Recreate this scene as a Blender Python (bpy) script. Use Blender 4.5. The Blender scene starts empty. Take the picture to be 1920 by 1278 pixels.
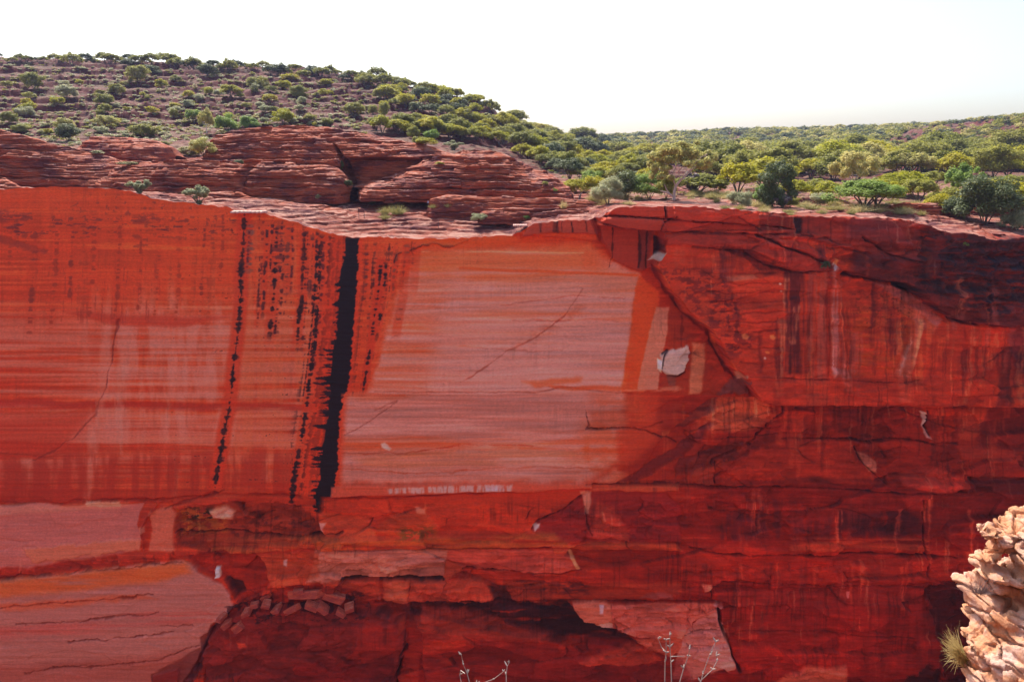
import bpy, math, random
import numpy as np
from mathutils import Vector

random.seed(7)
scene = bpy.context.scene
COL = scene.collection

# ------------------------------------------------------------------ camera
F = 1450.0                       # focal length in photo pixels (1920 wide)
PITCH = math.radians(13.15)
CT, ST = math.cos(PITCH), math.sin(PITCH)
cam_d = bpy.data.cameras.new('camera')
cam_d.sensor_width = 36.0
cam_d.lens = 36.0 * F / 1920.0
cam_d.clip_start = 0.05
cam_d.clip_end = 20000
cam = bpy.data.objects.new('camera', cam_d)
COL.objects.link(cam)
cam.location = (0, 0, 0)
cam.rotation_euler = (math.radians(90) - PITCH, 0, 0)
scene.camera = cam

# ------------------------------------------------------------------ light
SUN_EL, SUN_AZ = math.radians(52), math.radians(-24)   # azimuth from +Y towards +X
world = bpy.data.worlds.new('World')
scene.world = world
world.use_nodes = True
wn = world.node_tree
bg = wn.nodes['Background']
sky = wn.nodes.new('ShaderNodeTexSky')
sky.sky_type = 'NISHITA'
sky.sun_disc = False
sky.sun_elevation = SUN_EL
sky.sun_rotation = SUN_AZ
sky.altitude = 600
sky.air_density = 1.0
sky.dust_density = 5.0
sky.ozone_density = 1.0
wn.links.new(sky.outputs[0], bg.inputs[0])
bg.inputs[1].default_value = 0.15
sd = bpy.data.lights.new('sun', 'SUN')
sd.energy = 4.0
sd.angle = math.radians(0.53)
sd.color = (1.0, 0.94, 0.84)
sun = bpy.data.objects.new('sun', sd)
COL.objects.link(sun)
dirv = Vector((math.sin(SUN_AZ) * math.cos(SUN_EL), math.cos(SUN_AZ) * math.cos(SUN_EL), math.sin(SUN_EL)))
sun.rotation_euler = dirv.to_track_quat('Z', 'Y').to_euler()
sun.location = (0, 0, 60)
scene.view_settings.view_transform = 'Standard'
scene.view_settings.look = 'None'
scene.view_settings.gamma = 1.0
scene.view_settings.exposure = 0.8

# ------------------------------------------------------------------ maths
def at(px, py, Y):
    """world point seen at photo pixel (px,py) at distance Y"""
    px = np.asarray(px, float); py = np.asarray(py, float)
    u = (px - 960.0) / F; v = (639.0 - py) / F
    dy = CT + v * ST
    dz = -ST + v * CT
    k = Y / dy
    return u * k, Y + 0 * u, dz * k

def proj(X, Y, Z):
    d = Y * CT - Z * ST
    up = Y * ST + Z * CT
    return 960.0 + F * X / d, 639.0 - F * up / d

def h3(ix, iy, iz, s):
    h = (ix.astype(np.uint32) * np.uint32(374761393) + iy.astype(np.uint32) * np.uint32(668265263)
         + iz.astype(np.uint32) * np.uint32(2147483647 & 0x5bd1e995) + np.uint32((s * 974634777) & 0xffffffff))
    h = (h ^ (h >> np.uint32(13))) * np.uint32(1274126177)
    h = (h ^ (h >> np.uint32(16))) * np.uint32(2246822519)
    h = h ^ (h >> np.uint32(15))
    return (h & np.uint32(0xffff)).astype(np.float32) / 65535.0

def vn2(x, y, s=0):
    """value noise -1..1"""
    x = np.asarray(x, np.float32); y = np.asarray(y, np.float32)
    x, y = np.broadcast_arrays(x, y)
    fx = np.floor(x); fy = np.floor(y)
    tx = x - fx; ty = y - fy
    tx = tx * tx * (3 - 2 * tx); ty = ty * ty * (3 - 2 * ty)
    ix = fx.astype(np.int64) & 0xffffffff; iy = fy.astype(np.int64) & 0xffffffff
    z = np.zeros_like(ix)
    a = h3(ix, iy, z, s); b = h3(ix + 1, iy, z, s); c = h3(ix, iy + 1, z, s); d = h3(ix + 1, iy + 1, z, s)
    return ((a * (1 - tx) + b * tx) * (1 - ty) + (c * (1 - tx) + d * tx) * ty) * 2 - 1

def vn3(x, y, z, s=0):
    x, y, z = np.broadcast_arrays(np.asarray(x, np.float32), np.asarray(y, np.float32), np.asarray(z, np.float32))
    fz = np.floor(z); tz = z - fz; tz = tz * tz * (3 - 2 * tz)
    fx = np.floor(x); fy = np.floor(y)
    tx = x - fx; ty = y - fy
    tx = tx * tx * (3 - 2 * tx); ty = ty * ty * (3 - 2 * ty)
    ix = fx.astype(np.int64) & 0xffffffff; iy = fy.astype(np.int64) & 0xffffffff; iz = fz.astype(np.int64) & 0xffffffff
    out = 0
    for k, w in ((0, 1 - tz), (1, tz)):
        a = h3(ix, iy, iz + k, s); b = h3(ix + 1, iy, iz + k, s); c = h3(ix, iy + 1, iz + k, s); d = h3(ix + 1, iy + 1, iz + k, s)
        out = out + w * ((a * (1 - tx) + b * tx) * (1 - ty) + (c * (1 - tx) + d * tx) * ty)
    return out * 2 - 1

def fb2(x, y, o=4, s=0, g=0.5):
    r = 0; a = 1.0; t = 0
    for i in range(o):
        r = r + a * vn2(x * (2 ** i) + 17.3 * i, y * (2 ** i) - 9.1 * i, s + i); t += a; a *= g
    return r / t

def fb3(x, y, z, o=4, s=0, g=0.5):
    r = 0; a = 1.0; t = 0
    for i in range(o):
        k = 2 ** i
        r = r + a * vn3(x * k + 17.3 * i, y * k - 9.1 * i, z * k + 3.7 * i, s + i); t += a; a *= g
    return r / t

def sst(a, b, x):
    t = np.clip((x - a) / (b - a), 0, 1)
    return t * t * (3 - 2 * t)

def worley3(P, cell, seed):
    """F1, F2 distances of points P (n,3) for jittered cells"""
    Q = P / cell
    b = np.floor(Q).astype(np.int64)
    f1 = np.full(len(P), 9.0, np.float32); f2 = f1.copy()
    for dx in (-1, 0, 1):
        for dy in (-1, 0, 1):
            for dz in (-1, 0, 1):
                c = b + (dx, dy, dz)
                u = [c[:, i] & 0xffffffff for i in range(3)]
                d = np.zeros(len(P), np.float32)
                for i in range(3):
                    d += (Q[:, i] - (c[:, i] + h3(u[0], u[1], u[2], seed + i))) ** 2
                d = np.sqrt(d)
                m = d < f1
                f2 = np.where(m, f1, np.minimum(f2, d)); f1 = np.where(m, d, f1)
    return f1, f2

def worley2(x, y, seed):
    """F1, F2 and a random value of the nearest cell"""
    fx = np.floor(x).astype(np.int64); fy = np.floor(y).astype(np.int64)
    f1 = np.full(x.shape, 9.0, np.float32); f2 = f1.copy(); idv = np.zeros(x.shape, np.float32)
    for dx in (-1, 0, 1):
        for dy in (-1, 0, 1):
            cx = fx + dx; cy = fy + dy; ux = cx & 0xffffffff; uy = cy & 0xffffffff; z = np.zeros_like(ux)
            d = (x - cx - h3(ux, uy, z, seed)) ** 2 + (y - cy - h3(ux, uy, z, seed + 1)) ** 2
            m = d < f1
            f2 = np.where(m, f1, np.minimum(f2, d)); idv = np.where(m, h3(ux, uy, z, seed + 2), idv); f1 = np.where(m, d, f1)
    return np.sqrt(f1), np.sqrt(f2), idv * 2 - 1

# ------------------------------------------------------------------ mesh helpers
def raw_mesh(name, V, Fq, smooth=True, col=None, attrs=None):
    """V (n,3), Fq (m,k) -> mesh"""
    V = np.ascontiguousarray(V, np.float32); Fq = np.ascontiguousarray(Fq, np.int32)
    m = bpy.data.meshes.new(name)
    k = Fq.shape[1]
    m.vertices.add(len(V)); m.vertices.foreach_set('co', V.ravel())
    m.loops.add(Fq.size); m.loops.foreach_set('vertex_index', Fq.ravel())
    m.polygons.add(len(Fq))
    m.polygons.foreach_set('loop_start', np.arange(0, Fq.size, k, dtype=np.int32))
    m.polygons.foreach_set('use_smooth', np.full(len(Fq), smooth, bool))
    if col is not None:
        a = m.color_attributes.new('col', 'FLOAT_COLOR', 'POINT')
        c = np.ones((len(V), 4), np.float32); c[:, :3] = col
        a.data.foreach_set('color', c.ravel())
    for n, v in (attrs or {}).items():
        a = m.attributes.new(n, 'FLOAT', 'POINT')
        a.data.foreach_set('value', np.ascontiguousarray(v, np.float32).ravel())
    m.update(calc_edges=True)
    return m

def grid_faces(nr, nc):
    r, c = np.meshgrid(np.arange(nr - 1), np.arange(nc - 1), indexing='ij')
    i = (r * nc + c).ravel()
    return np.stack([i, i + 1, i + nc + 1, i + nc], 1)

def link(name, me, mat=None, parent=None, loc=None):
    o = bpy.data.objects.new(name, me)
    COL.objects.link(o)
    if mat is not None and me is not None and len(me.materials) == 0:
        me.materials.append(mat)
    if parent is not None: o.parent = parent
    if loc is not None: o.location = loc
    return o

def struct(o):
    o['kind'] = 'structure'; return o

def tag(o, label, cat, group=None):
    o['label'] = label; o['category'] = cat
    if group: o['group'] = group
    return o

def srgb(c):
    c = np.asarray(c, float) / 255.0
    return np.where(c <= 0.04045, c / 12.92, ((c + 0.055) / 1.055) ** 2.4)

def tube_geo(pts, rads, n=6):
    """tapered tube along pts"""
    V = []; Fc = []
    pts = [Vector(p) for p in pts]
    for i, p in enumerate(pts):
        d = (pts[min(i + 1, len(pts) - 1)] - pts[max(i - 1, 0)]).normalized()
        a = d.cross(Vector((0.13, 1, 0.07)))
        if a.length < 1e-3: a = d.cross(Vector((1, 0, 0)))
        a.normalize(); b = d.cross(a)
        for k in range(n):
            t = 2 * math.pi * k / n
            V.append(tuple(p + (a * math.cos(t) + b * math.sin(t)) * rads[i]))
    for i in range(len(pts) - 1):
        for k in range(n):
            k2 = (k + 1) % n
            Fc.append((i * n + k, i * n + k2, (i + 1) * n + k2, (i + 1) * n + k))
    return V, Fc

class Geo:
    def __init__(s): s.V = []; s.F = []
    def tube(s, pts, rads, n=6):
        V, Fc = tube_geo(pts, rads, n); b = len(s.V)
        s.V += V; s.F += [tuple(i + b for i in f) for f in Fc]
    def quad(s, a, b, c, d):
        k = len(s.V); s.V += [tuple(a), tuple(b), tuple(c), tuple(d)]; s.F.append((k, k + 1, k + 2, k + 3))
    def box(s, c, h, rot=0.0):
        x, y, z = c; b = len(s.V); cr, sr = math.cos(rot), math.sin(rot)
        for sx, sy, sz in ((-1,-1,-1),(1,-1,-1),(1,1,-1),(-1,1,-1),(-1,-1,1),(1,-1,1),(1,1,1),(-1,1,1)):
            dx, dy = sx * h[0], sy * h[1]
            s.V.append((x + dx * cr - dy * sr, y + dx * sr + dy * cr, z + sz * h[2]))
        s.F += [tuple(b + i for i in f) for f in ((0,3,2,1),(4,5,6,7),(0,1,5,4),(1,2,6,5),(2,3,7,6),(3,0,4,7))]
    def mesh(s, name, smooth=True):
        return raw_mesh(name, np.array(s.V), np.array(s.F), smooth)

# ------------------------------------------------------------------ materials
def newmat(name):
    m = bpy.data.materials.new(name); m.use_nodes = True
    nt = m.node_tree; b = nt.nodes['Principled BSDF']
    return m, nt, b

def N(nt, t, **kw):
    n = nt.nodes.new(t)
    for k, v in kw.items():
        if k.startswith('i_'):
            key = k[2:]
            n.inputs[int(key) if key.isdigit() else key].default_value = v
        else: setattr(n, k, v)
    return n

def noise_node(nt, scale, detail=6, vec=None, rough=0.6, dist=0.0):
    n = N(nt, 'ShaderNodeTexNoise'); n.inputs['Scale'].default_value = scale
    n.inputs['Detail'].default_value = detail; n.inputs['Roughness'].default_value = rough
    n.inputs['Distortion'].default_value = dist
    if vec is not None: nt.links.new(vec, n.inputs['Vector'])
    return n

def mapping(nt, src, scale):
    m = N(nt, 'ShaderNodeMapping'); m.inputs['Scale'].default_value = scale
    nt.links.new(src, m.inputs['Vector']); return m.outputs[0]

def ramp(nt, fac, stops):
    r = N(nt, 'ShaderNodeValToRGB')
    e = r.color_ramp.elements
    while len(e) < len(stops): e.new(0.5)
    for i, (p, c) in enumerate(stops):
        e[i].position = p; e[i].color = (c if len(c) == 4 else (*c, 1))
    nt.links.new(fac, r.inputs[0]); return r.outputs[0]

def mixc(nt, fac, a, b, mode='MIX'):
    m = N(nt, 'ShaderNodeMix', data_type='RGBA', blend_type=mode)
    if isinstance(fac, (int, float)): m.inputs[0].default_value = fac
    else: nt.links.new(fac, m.inputs[0])
    for i, v in ((6, a), (7, b)):
        if isinstance(v, tuple): m.inputs[i].default_value = v if len(v) == 4 else (*v, 1)
        else: nt.links.new(v, m.inputs[i])
    return m.outputs[2]

def bump(nt, b, h, strength, dist):
    n = N(nt, 'ShaderNodeBump'); n.inputs['Strength'].default_value = strength; n.inputs['Distance'].default_value = dist
    nt.links.new(h, n.inputs['Height']); nt.links.new(n.outputs[0], b.inputs['Normal']); return n

def math_n(nt, op, a, b=None, clamp=False):
    m = N(nt, 'ShaderNodeMath', operation=op); m.use_clamp = clamp
    for i, v in enumerate((a, b)):
        if v is None: continue
        if isinstance(v, (int, float)): m.inputs[i].default_value = v
        else: nt.links.new(v, m.inputs[i])
    return m.outputs[0]
# mesh density and the light that reaches the shaded wall (display value = albedo * ECAL)
WSTEP = 1.25
TSTEP = 2.0
ECAL = (0.58, 0.44, 0.66)
# ------------------------------------------------------------------ the rim line and the canyon wall
D = 100.0
RIM = [(-3000,330),(-600,345),(-150,352),(0,356),(45,352),(130,350),(200,353),(250,359),(285,372),(300,375),(370,383),(432,389),(438,396),
       (495,398),(505,403),(560,419),(620,438),(655,445),(700,444),(780,447),(850,447),(960,441),(985,428),(1000,417),(1060,412),
       (1110,410),(1128,400),(1150,386),(1230,382),(1300,385),(1400,393),(1480,401),(1560,402),(1640,404),(1690,414),
       (1760,430),(1830,437),(1880,441),(1930,446),(2100,455),(2600,440),(5000,400)]
rx, _, rz = at([p[0] for p in RIM], [p[1] for p in RIM], D)
def rim_z(X):
    return np.interp(X, rx, rz)

def cols(step):
    fine = np.arange(-70, 1992, step)
    left = -70 - np.cumsum(np.geomspace(4, 120, 42)); right = 1992 + np.cumsum(np.geomspace(4, 120, 42))
    return np.concatenate([left[::-1], fine, right])
_colpx = cols(WSTEP)
# column position across the wall (metres, at D): the same columns serve the plateau above
wallX = (_colpx - 960.0) / F * D * (CT + 0.06)
FLOOR_Z = -92.0
nrow = int(960 / WSTEP)
tt = np.linspace(0, 1, nrow) ** 1.0
_rg = sst(1600, 1700, _colpx)
Rz = rim_z(wallX) + 0.10 * vn2(wallX / 0.5, 0 * wallX, 5) + (0.10 + 0.28 * _rg) * vn2(np.floor(wallX / 1.7) * 3.1 + .5, 0 * wallX, 6) * (_colpx > 1120) + 0.3 * _rg * fb2(wallX / 2.5, 0 * wallX, 3, 7)
WX = np.broadcast_to(wallX, (nrow, len(wallX))).astype(np.float32)
BOT = -95.0
WZ = (Rz[None, :] * (1 - tt[:, None]) + BOT * tt[:, None]).astype(np.float32)
PX, PY = proj(WX, D, WZ)
PX = PX.astype(np.float32); PY = PY.astype(np.float32)
nW = PX.shape

def seg_sd(P, x, y):
    """signed distance to polygon, + inside"""
    P = np.asarray(P, float); n = len(P)
    best = np.full(x.shape, 1e9, np.float32); inside = np.zeros(x.shape, bool)
    for i in range(n):
        ax, ay = P[i]; bx, by = P[(i + 1) % n]
        ex, ey = bx - ax, by - ay
        t = np.clip(((x - ax) * ex + (y - ay) * ey) / (ex * ex + ey * ey + 1e-9), 0, 1)
        best = np.minimum(best, (x - ax - t * ex) ** 2 + (y - ay - t * ey) ** 2)
        c = ((ay > y) != (by > y)) & (x < (bx - ax) * (y - ay) / ((by - ay) if by != ay else 1e-9) + ax)
        inside ^= c
    d = np.sqrt(best)
    return np.where(inside, d, -d)

def line_d(P, x, y):
    best = np.full(x.shape, 1e9, np.float32)
    for i in range(len(P) - 1):
        ax, ay = P[i]; bx, by = P[i + 1]
        ex, ey = bx - ax, by - ay
        t = np.clip(((x - ax) * ex + (y - ay) * ey) / (ex * ex + ey * ey + 1e-9), 0, 1)
        best = np.minimum(best, (x - ax - t * ex) ** 2 + (y - ay - t * ey) ** 2)
    return np.sqrt(best)

def bbox(P, m):
    xs = [p[0] for p in P]; ys = [p[1] for p in P]
    c0, c1 = np.searchsorted(_colpx, (min(xs) - m - 30, max(xs) + m + 30))
    rows = np.where((PY.max(1) > min(ys) - m) & (PY.min(1) < max(ys) + m))[0]
    if len(rows) == 0 or c1 <= c0: return None
    return slice(rows[0], rows[-1] + 1), slice(max(c0, 0), min(c1, len(_colpx)))

C = np.zeros(nW + (3,), np.float32)      # rock colour, with shade painted in at places (display values)
DEP = np.zeros(nW, np.float32)           # metres out of the wall plane, towards the camera

def _w(sl, warp, ws, seed):
    x = PX[sl]; y = PY[sl]
    if warp:
        n1 = fb2(x / ws, y / ws, 5, seed, 0.62); n2 = fb2(x / ws + 50, y / ws, 5, seed + 9, 0.62)
        return x + warp * 2 * n1, y + warp * 1.4 * n2
    return x, y

def apply(sl, m, color, mode='mix'):
    c = np.array(color, np.float32)
    if mode == 'mix': C[sl] += (c - C[sl]) * m[..., None]
    else: C[sl] *= 1 + (c - 1) * m[..., None]

_seed = [100]
def poly(P, color=None, a=1.0, soft=2.0, dep=0.0, warp=3.0, ws=40.0, patch=None, pk=0.0, mode='mix', dsoft=None, in_=None):
    warp = warp * 1.5
    """a patch of rock: colour and relief inside an outline"""
    _seed[0] += 3
    sl = bbox(P, 12 + soft + warp * 2)
    if sl is None: return
    x, y = _w(sl, warp, ws, _seed[0])
    sd = seg_sd(P, x, y)
    m = sst(-soft, soft, sd)
    if dep:
        ds = dsoft or 1.6
        DEP[sl] += dep * sst(-ds, ds, sd)
    if color is not None:
        mm = m * a
        if patch:
            sx, sy = patch
            n = fb2(PX[sl] / sx, PY[sl] / sy, 4, _seed[0] + 1)
            mm = mm * sst(-0.25 + pk, 0.35 + pk, n)
        apply(sl, mm, color, mode)

def line(P, w=1.2, color=(0.45, 0.4, 0.42), a=0.8, dep=-0.5, warp=2.0, ws=25.0, mode='mul'):  # crack relief with a tint; dark tints mix iron stain and painted shade
    _seed[0] += 3; w = w * 1.35; dep = dep * 1.7; warp = warp * 1.3
    sl = bbox(P, 10 + w * 3)
    if sl is None: return
    x, y = _w(sl, warp, ws, _seed[0])
    d = line_d(P, x, y)
    wv = w * (0.75 + 0.5 * vn2(PX[sl] / 14, PY[sl] / 14, _seed[0] + 2))
    wv = wv * (0.55 + 0.45 * sst(-0.55, 0.25, fb2(PX[sl] / 22, PY[sl] / 22, 2, _seed[0] + 5)))
    m = 1 - sst(wv * 0.4, wv * 1.3, d)
    m *= 0.55 + 0.45 * sst(-0.4, 0.2, fb2(PX[sl] / 30, PY[sl] / 30, 3, _seed[0] + 7))
    if dep: DEP[sl] += dep * m
    if color is not None: apply(sl, m * a, color, mode)

# lean of the water stains with depth down the wall
def lean(x, y):
    l = np.interp(y, [380, 450, 550, 640, 700, 780, 900, 1000], [0, 0, 4, 13, 20, 31, 52, 66]).astype(np.float32)
    return l * (1 + 0.9 * sst(660, 760, x) - 0.5 * sst(1100, 1250, x))
XS = PX + lean(PX, PY)
XS = PX + lean(XS, PY)

# --- base tone: orange red on the left, deeper crimson right and low
def base_paint():
    global C
    n_big = fb2(PX / 230, PY / 130, 4, 1)
    hz = fb2(PX / 260, PY / 5.0, 4, 2, 0.65)       # laminae
    hz2 = fb2(PX / 90, PY / 2.2, 3, 3, 0.7)
    vt = fb2(XS / 14.0, PY / 200, 4, 4, 0.6) * (0.5 + 0.9 * np.clip(fb2(PX / 200, PY / 90, 3, 6), 0, 1))     # wash streaks
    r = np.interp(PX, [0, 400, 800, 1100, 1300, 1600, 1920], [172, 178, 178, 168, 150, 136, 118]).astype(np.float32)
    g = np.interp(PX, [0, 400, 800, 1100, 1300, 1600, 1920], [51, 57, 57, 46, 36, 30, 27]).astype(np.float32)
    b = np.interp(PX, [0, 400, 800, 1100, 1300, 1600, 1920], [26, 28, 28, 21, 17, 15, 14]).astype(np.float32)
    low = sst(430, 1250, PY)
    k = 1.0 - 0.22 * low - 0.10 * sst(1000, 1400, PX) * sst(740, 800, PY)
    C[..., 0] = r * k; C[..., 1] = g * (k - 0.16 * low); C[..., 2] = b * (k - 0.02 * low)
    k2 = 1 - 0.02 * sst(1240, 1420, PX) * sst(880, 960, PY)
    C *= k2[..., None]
    f = 1 + 0.10 * n_big + 0.11 * hz + 0.05 * hz2 + 0.10 * vt
    C *= f[..., None]
    # lighter, pinker laminae
    m = sst(0.08, 0.5, hz) * 0.40
    C[..., 0] *= 1 + 0.08 * m; C[..., 1] *= 1 + 0.55 * m; C[..., 2] *= 1 + 0.7 * m
base_paint()
DEP += 0.45 * fb2(PX / 260, PY / 180, 4, 30) + 0.10 * fb2(PX / 170, PY / 6, 4, 31, 0.6) + 0.03 * fb2(PX / 20, PY / 8, 3, 32)

PALE = (184, 113, 118); PALE2 = (152, 82, 78); ORA = (186, 62, 26); RED = (150, 42, 26); DRED = (105, 24, 18); MAR = (74, 18, 20); BLK = (30, 14, 22)

def wash(seed, box, n, tones, a, wr, hr):
    """faint downward washes of colour, each of its own width and length"""
    rr = random.Random(seed)
    for i in range(n):
        x = rr.uniform(box[0], box[2]); y = rr.uniform(box[1], box[3]); w = rr.uniform(*wr); h = rr.uniform(*hr); l = -0.06 * h
        poly([(x - w, y), (x + w, y), (x + w * .7 + l, y + h), (x - w * .6 + l, y + h)], rr.choice(tones), a * rr.uniform(.5, 1), 3, 0, 3, 24, (5, 60), rr.uniform(-.3, 0.1))
# ---- A: left panel washes
poly([(-400,560),(200,600),(440,560),(650,520),(640,640),(600,900),(420,880),(0,900),(-400,900)], PALE, 0.50, 60, 0, 10, 90, (300, 6), -0.10)
poly([(180,560),(440,520),(440,830),(160,830)], PALE, 0.45, 45, 0, 10, 90, (18, 90), -0.05)
poly([(462,400),(600,470),(600,900),(430,900)], (176,80,58), 0.5, 14, 0, 3, 60, (10, 150), -0.2)
poly([(700,760),(20,748),(-300,756),(-300,764),(20,762),(700,770)], (150,36,24), 0.8, 4, -0.10, 3, 60)
poly([(-300,770),(450,764),(600,762),(600,768),(450,771),(-300,779)], (178,104,92), 0.5, 2, 0.06, 3, 60, (120, 5), 0)
poly([(120,585),(260,588),(440,592),(330,612),(200,606)], (164,44,26), 0.75, 5, 0.08, 3, 60)
poly([(-100,780),(180,770),(120,840),(60,860),(-100,850)], (160,44,28), 0.6, 16, -0.15, 4, 60)
for x0, y0, x1, y1, w in ((235,670,222,760,10),(185,750,172,850,11),(224,760,226,850,8),(320,750,318,800,7),(48,860,38,930,10),(176,850,160,940,8),(330,850,322,930,6),(500,860,496,900,9)):
    poly([(x0-w,y0),(x0+w,y0),(x1+w,y1),(x1-w,y1)], (172,104,104), 0.40, 5, 0, 2, 30, (7, 60), -0.2)
poly([(-400,860),(640,840),(590,930),(300,930),(-400,950)], (138,34,22), 0.65, 16, 0, 6, 60, (14, 90), -0.15)
line([(222,600),(208,690),(178,775),(140,820),(60,862)], 2.0, (0.72,0.62,0.66), 0.8, -0.10, 3)
line([(-50,845),(100,858)], 1.5, (0.8,0.75,0.8), 0.7, -0.05)
# dark iron flecks below the left rim
def flecks(P, sx, sy, th, col_, a, seed):
    sl = bbox(P, 10)
    sd = seg_sd(P, PX[sl], PY[sl])
    n = fb2(PX[sl] / sx, PY[sl] / sy, 4, seed, 0.6)
    apply(sl, sst(th, th + 0.14, n) * sst(-12, 6, sd) * a, col_)
flecks([(-60,395),(440,405),(440,440),(-60,440)], 26, 5, 0.24, (88,34,40), 0.85, 41)
flecks([(0,396),(60,398),(60,412),(0,412)], 30, 4, -0.1, (96,36,40), 0.8, 42)
flecks([(120,370),(230,365),(430,400),(430,432),(100,410)], 9, 10, 0.28, (96,34,36), 0.8, 43)
flecks([(100,500),(300,495),(300,600),(100,600)], 4, 60, 0.22, (140,40,30), 0.5, 44)
poly([(-60,425),(40,452),(90,470),(84,476),(30,462),(-60,440)], (120,40,36), 0.6, 3, -0.1, 4)
poly([(-200,352),(200,354),(300,378),(430,392),(430,420),(-200,400)], (196,68,40), 0.35, 10, 0, 2)

# ---- black desert-varnish streaks
def streak(xc, y0, y1, w, wm, thr, seed, tone=BLK, halo=0.5, leanx=0.0, dens=1.0):
    P = [(xc - 110, y0), (xc + 60, y0), (xc + 60, y1), (xc - 110, y1)]
    sl = bbox(P, 10)
    x = XS[sl] + leanx * (PY[sl] - y0); y = PY[sl]
    d = np.abs(x - xc + 1.6 * vn2(y / 40, 0 * y, seed))
    lf = fb2(y / 16 + 7, 0 * y, 3, seed + 1, 0.6)           # blobs
    hf = vn2(y / 3.2, x / 60, seed + 2) * 0.6 + vn2(y / 6.5, x / 40, seed + 3) * 0.5   # teeth
    width = w * (0.46 + wm * 0.6 * lf + 1.15 * hf + 0.30 * vn2(x / 3.0, y / 2.6, seed + 4))
    gate = sst(thr + 0.02, thr + 0.2, lf * 0.6 + hf * 0.9 + 0.16 * dens)
    ends = sst(y0 - 4, y0 + 10, y) * (1 - sst(y1 - 25, y1 + 4, y))
    if halo:
        mh = (1 - sst(w * 1.4, w * 2.8, d)) * ends * halo
        apply(sl, mh, (170, 46, 24))
    m = (1 - sst(width * 0.6, width * 1.15 + 0.9, d)) * gate * ends * (0.78 + 0.22 * sst(-0.3, 0.3, vn2(y / 5, x / 4, seed + 9)))
    apply(sl, m * 0.97, tone)
streak(457, 398, 932, 6.5, 0.75, -0.35, 50, BLK, 0.75)
streak(470, 415, 520, 7, 0.5, 0.05, 51, (110,60,60), 0.2)
streak(500, 425, 600, 3, 0.8, 0.05, 52, (64,24,30))
streak(518, 425, 640, 4.5, 0.8, 0.0, 53)
streak(540, 420, 560, 4, 0.8, 0.15, 54, (100,44,40))
streak(571, 425, 660, 4.5, 0.8, -0.05, 55)
streak(585, 440, 560, 4, 0.8, 0.15, 56, (96,40,40))
streak(602, 440, 960, 4.2, 0.7, -0.05, 57)
streak(620, 440, 940, 5.5, 0.6, -0.25, 58)
streak(634, 450, 930, 4.5, 0.6, -0.2, 59)
streak(645, 560, 935, 6, 0.4, -0.4, 66)
_rs = random.Random(31)
for i in range(9):
    xc = 470 + i * 20 + _rs.uniform(-3, 3); y0 = 405 + max(0, (xc - 500) * 0.32); 
    streak(xc, y0, y0 + _rs.uniform(80, 330), _rs.uniform(1.6, 3.2), 0.8, _rs.uniform(0.0, 0.2), 300 + i * 10, _rs.choice([(110,34,28), (88,28,34), (128,40,26), (60,22,30)]), 0.25)
for i in range(11):
    xc = 20 + i * 40 + _rs.uniform(-8, 8)
    streak(xc, 392 + _rs.uniform(0, 30), 470 + _rs.uniform(0, 170), _rs.uniform(2, 5), 0.8, _rs.uniform(0.05, 0.25), 600 + i * 10, _rs.choice([(140,42,26), (120,38,30), (150,46,26)]), 0.15)
for i in range(9):
    streak(690 + i * 11 + _rs.uniform(-4, 4), 455, 500 + _rs.uniform(10, 150), _rs.uniform(1.5, 3), 0.8, 0.1, 860 + i * 10, _rs.choice([(110,34,28), (70,24,30), (150,50,26)]), 0.3)
def dashes(P, colw, th, tone, a, seed, soft=14, dy=2.9):
    """rows of short dashes where varnish caught on the laminae"""
    sl = bbox(P, 10); x = XS[sl]; y = PY[sl]
    sd = seg_sd(P, x, y)
    cn = fb2(x / colw, y / 260, 3, seed, 0.6) + 0.12 * fb2(x / 9, y / 26, 2, seed + 5)
    dn = vn2(y / dy, x / 16, seed + 1) * 0.7 + vn2(y / (dy * 2.6), x / 26, seed + 2) * 0.45
    m = sst(th + 0.26, th + 0.50, 0.9 * cn + 0.62 * dn)
    apply(sl, m * sst(-soft, soft, sd) * a, tone)
dashes([(470,405),(640,440),(650,640),(560,660),(480,560)], 7.0, 0.02, (70,26,30), 0.85, 500)
dashes([(575,440),(655,445),(655,930),(590,930),(585,640)], 5.0, -0.12, (34,16,24), 0.92, 505)
dashes([(476,420),(560,425),(560,520),(476,500)], 9.0, 0.0, (84,34,40), 0.7, 510)
dashes([(680,465),(760,462),(775,520),(740,560),(712,760),(684,760)], 6.0, 0.05, (64,24,28), 0.8, 515)
dashes([(-40,400),(440,405),(440,470),(-40,480)], 12.0, 0.1, (120,40,32), 0.6, 520, 20, 3.4)
dashes([(60,480),(440,470),(440,620),(60,600)], 9.0, 0.12, (140,46,30), 0.4, 525, 20, 3.4)
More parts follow.
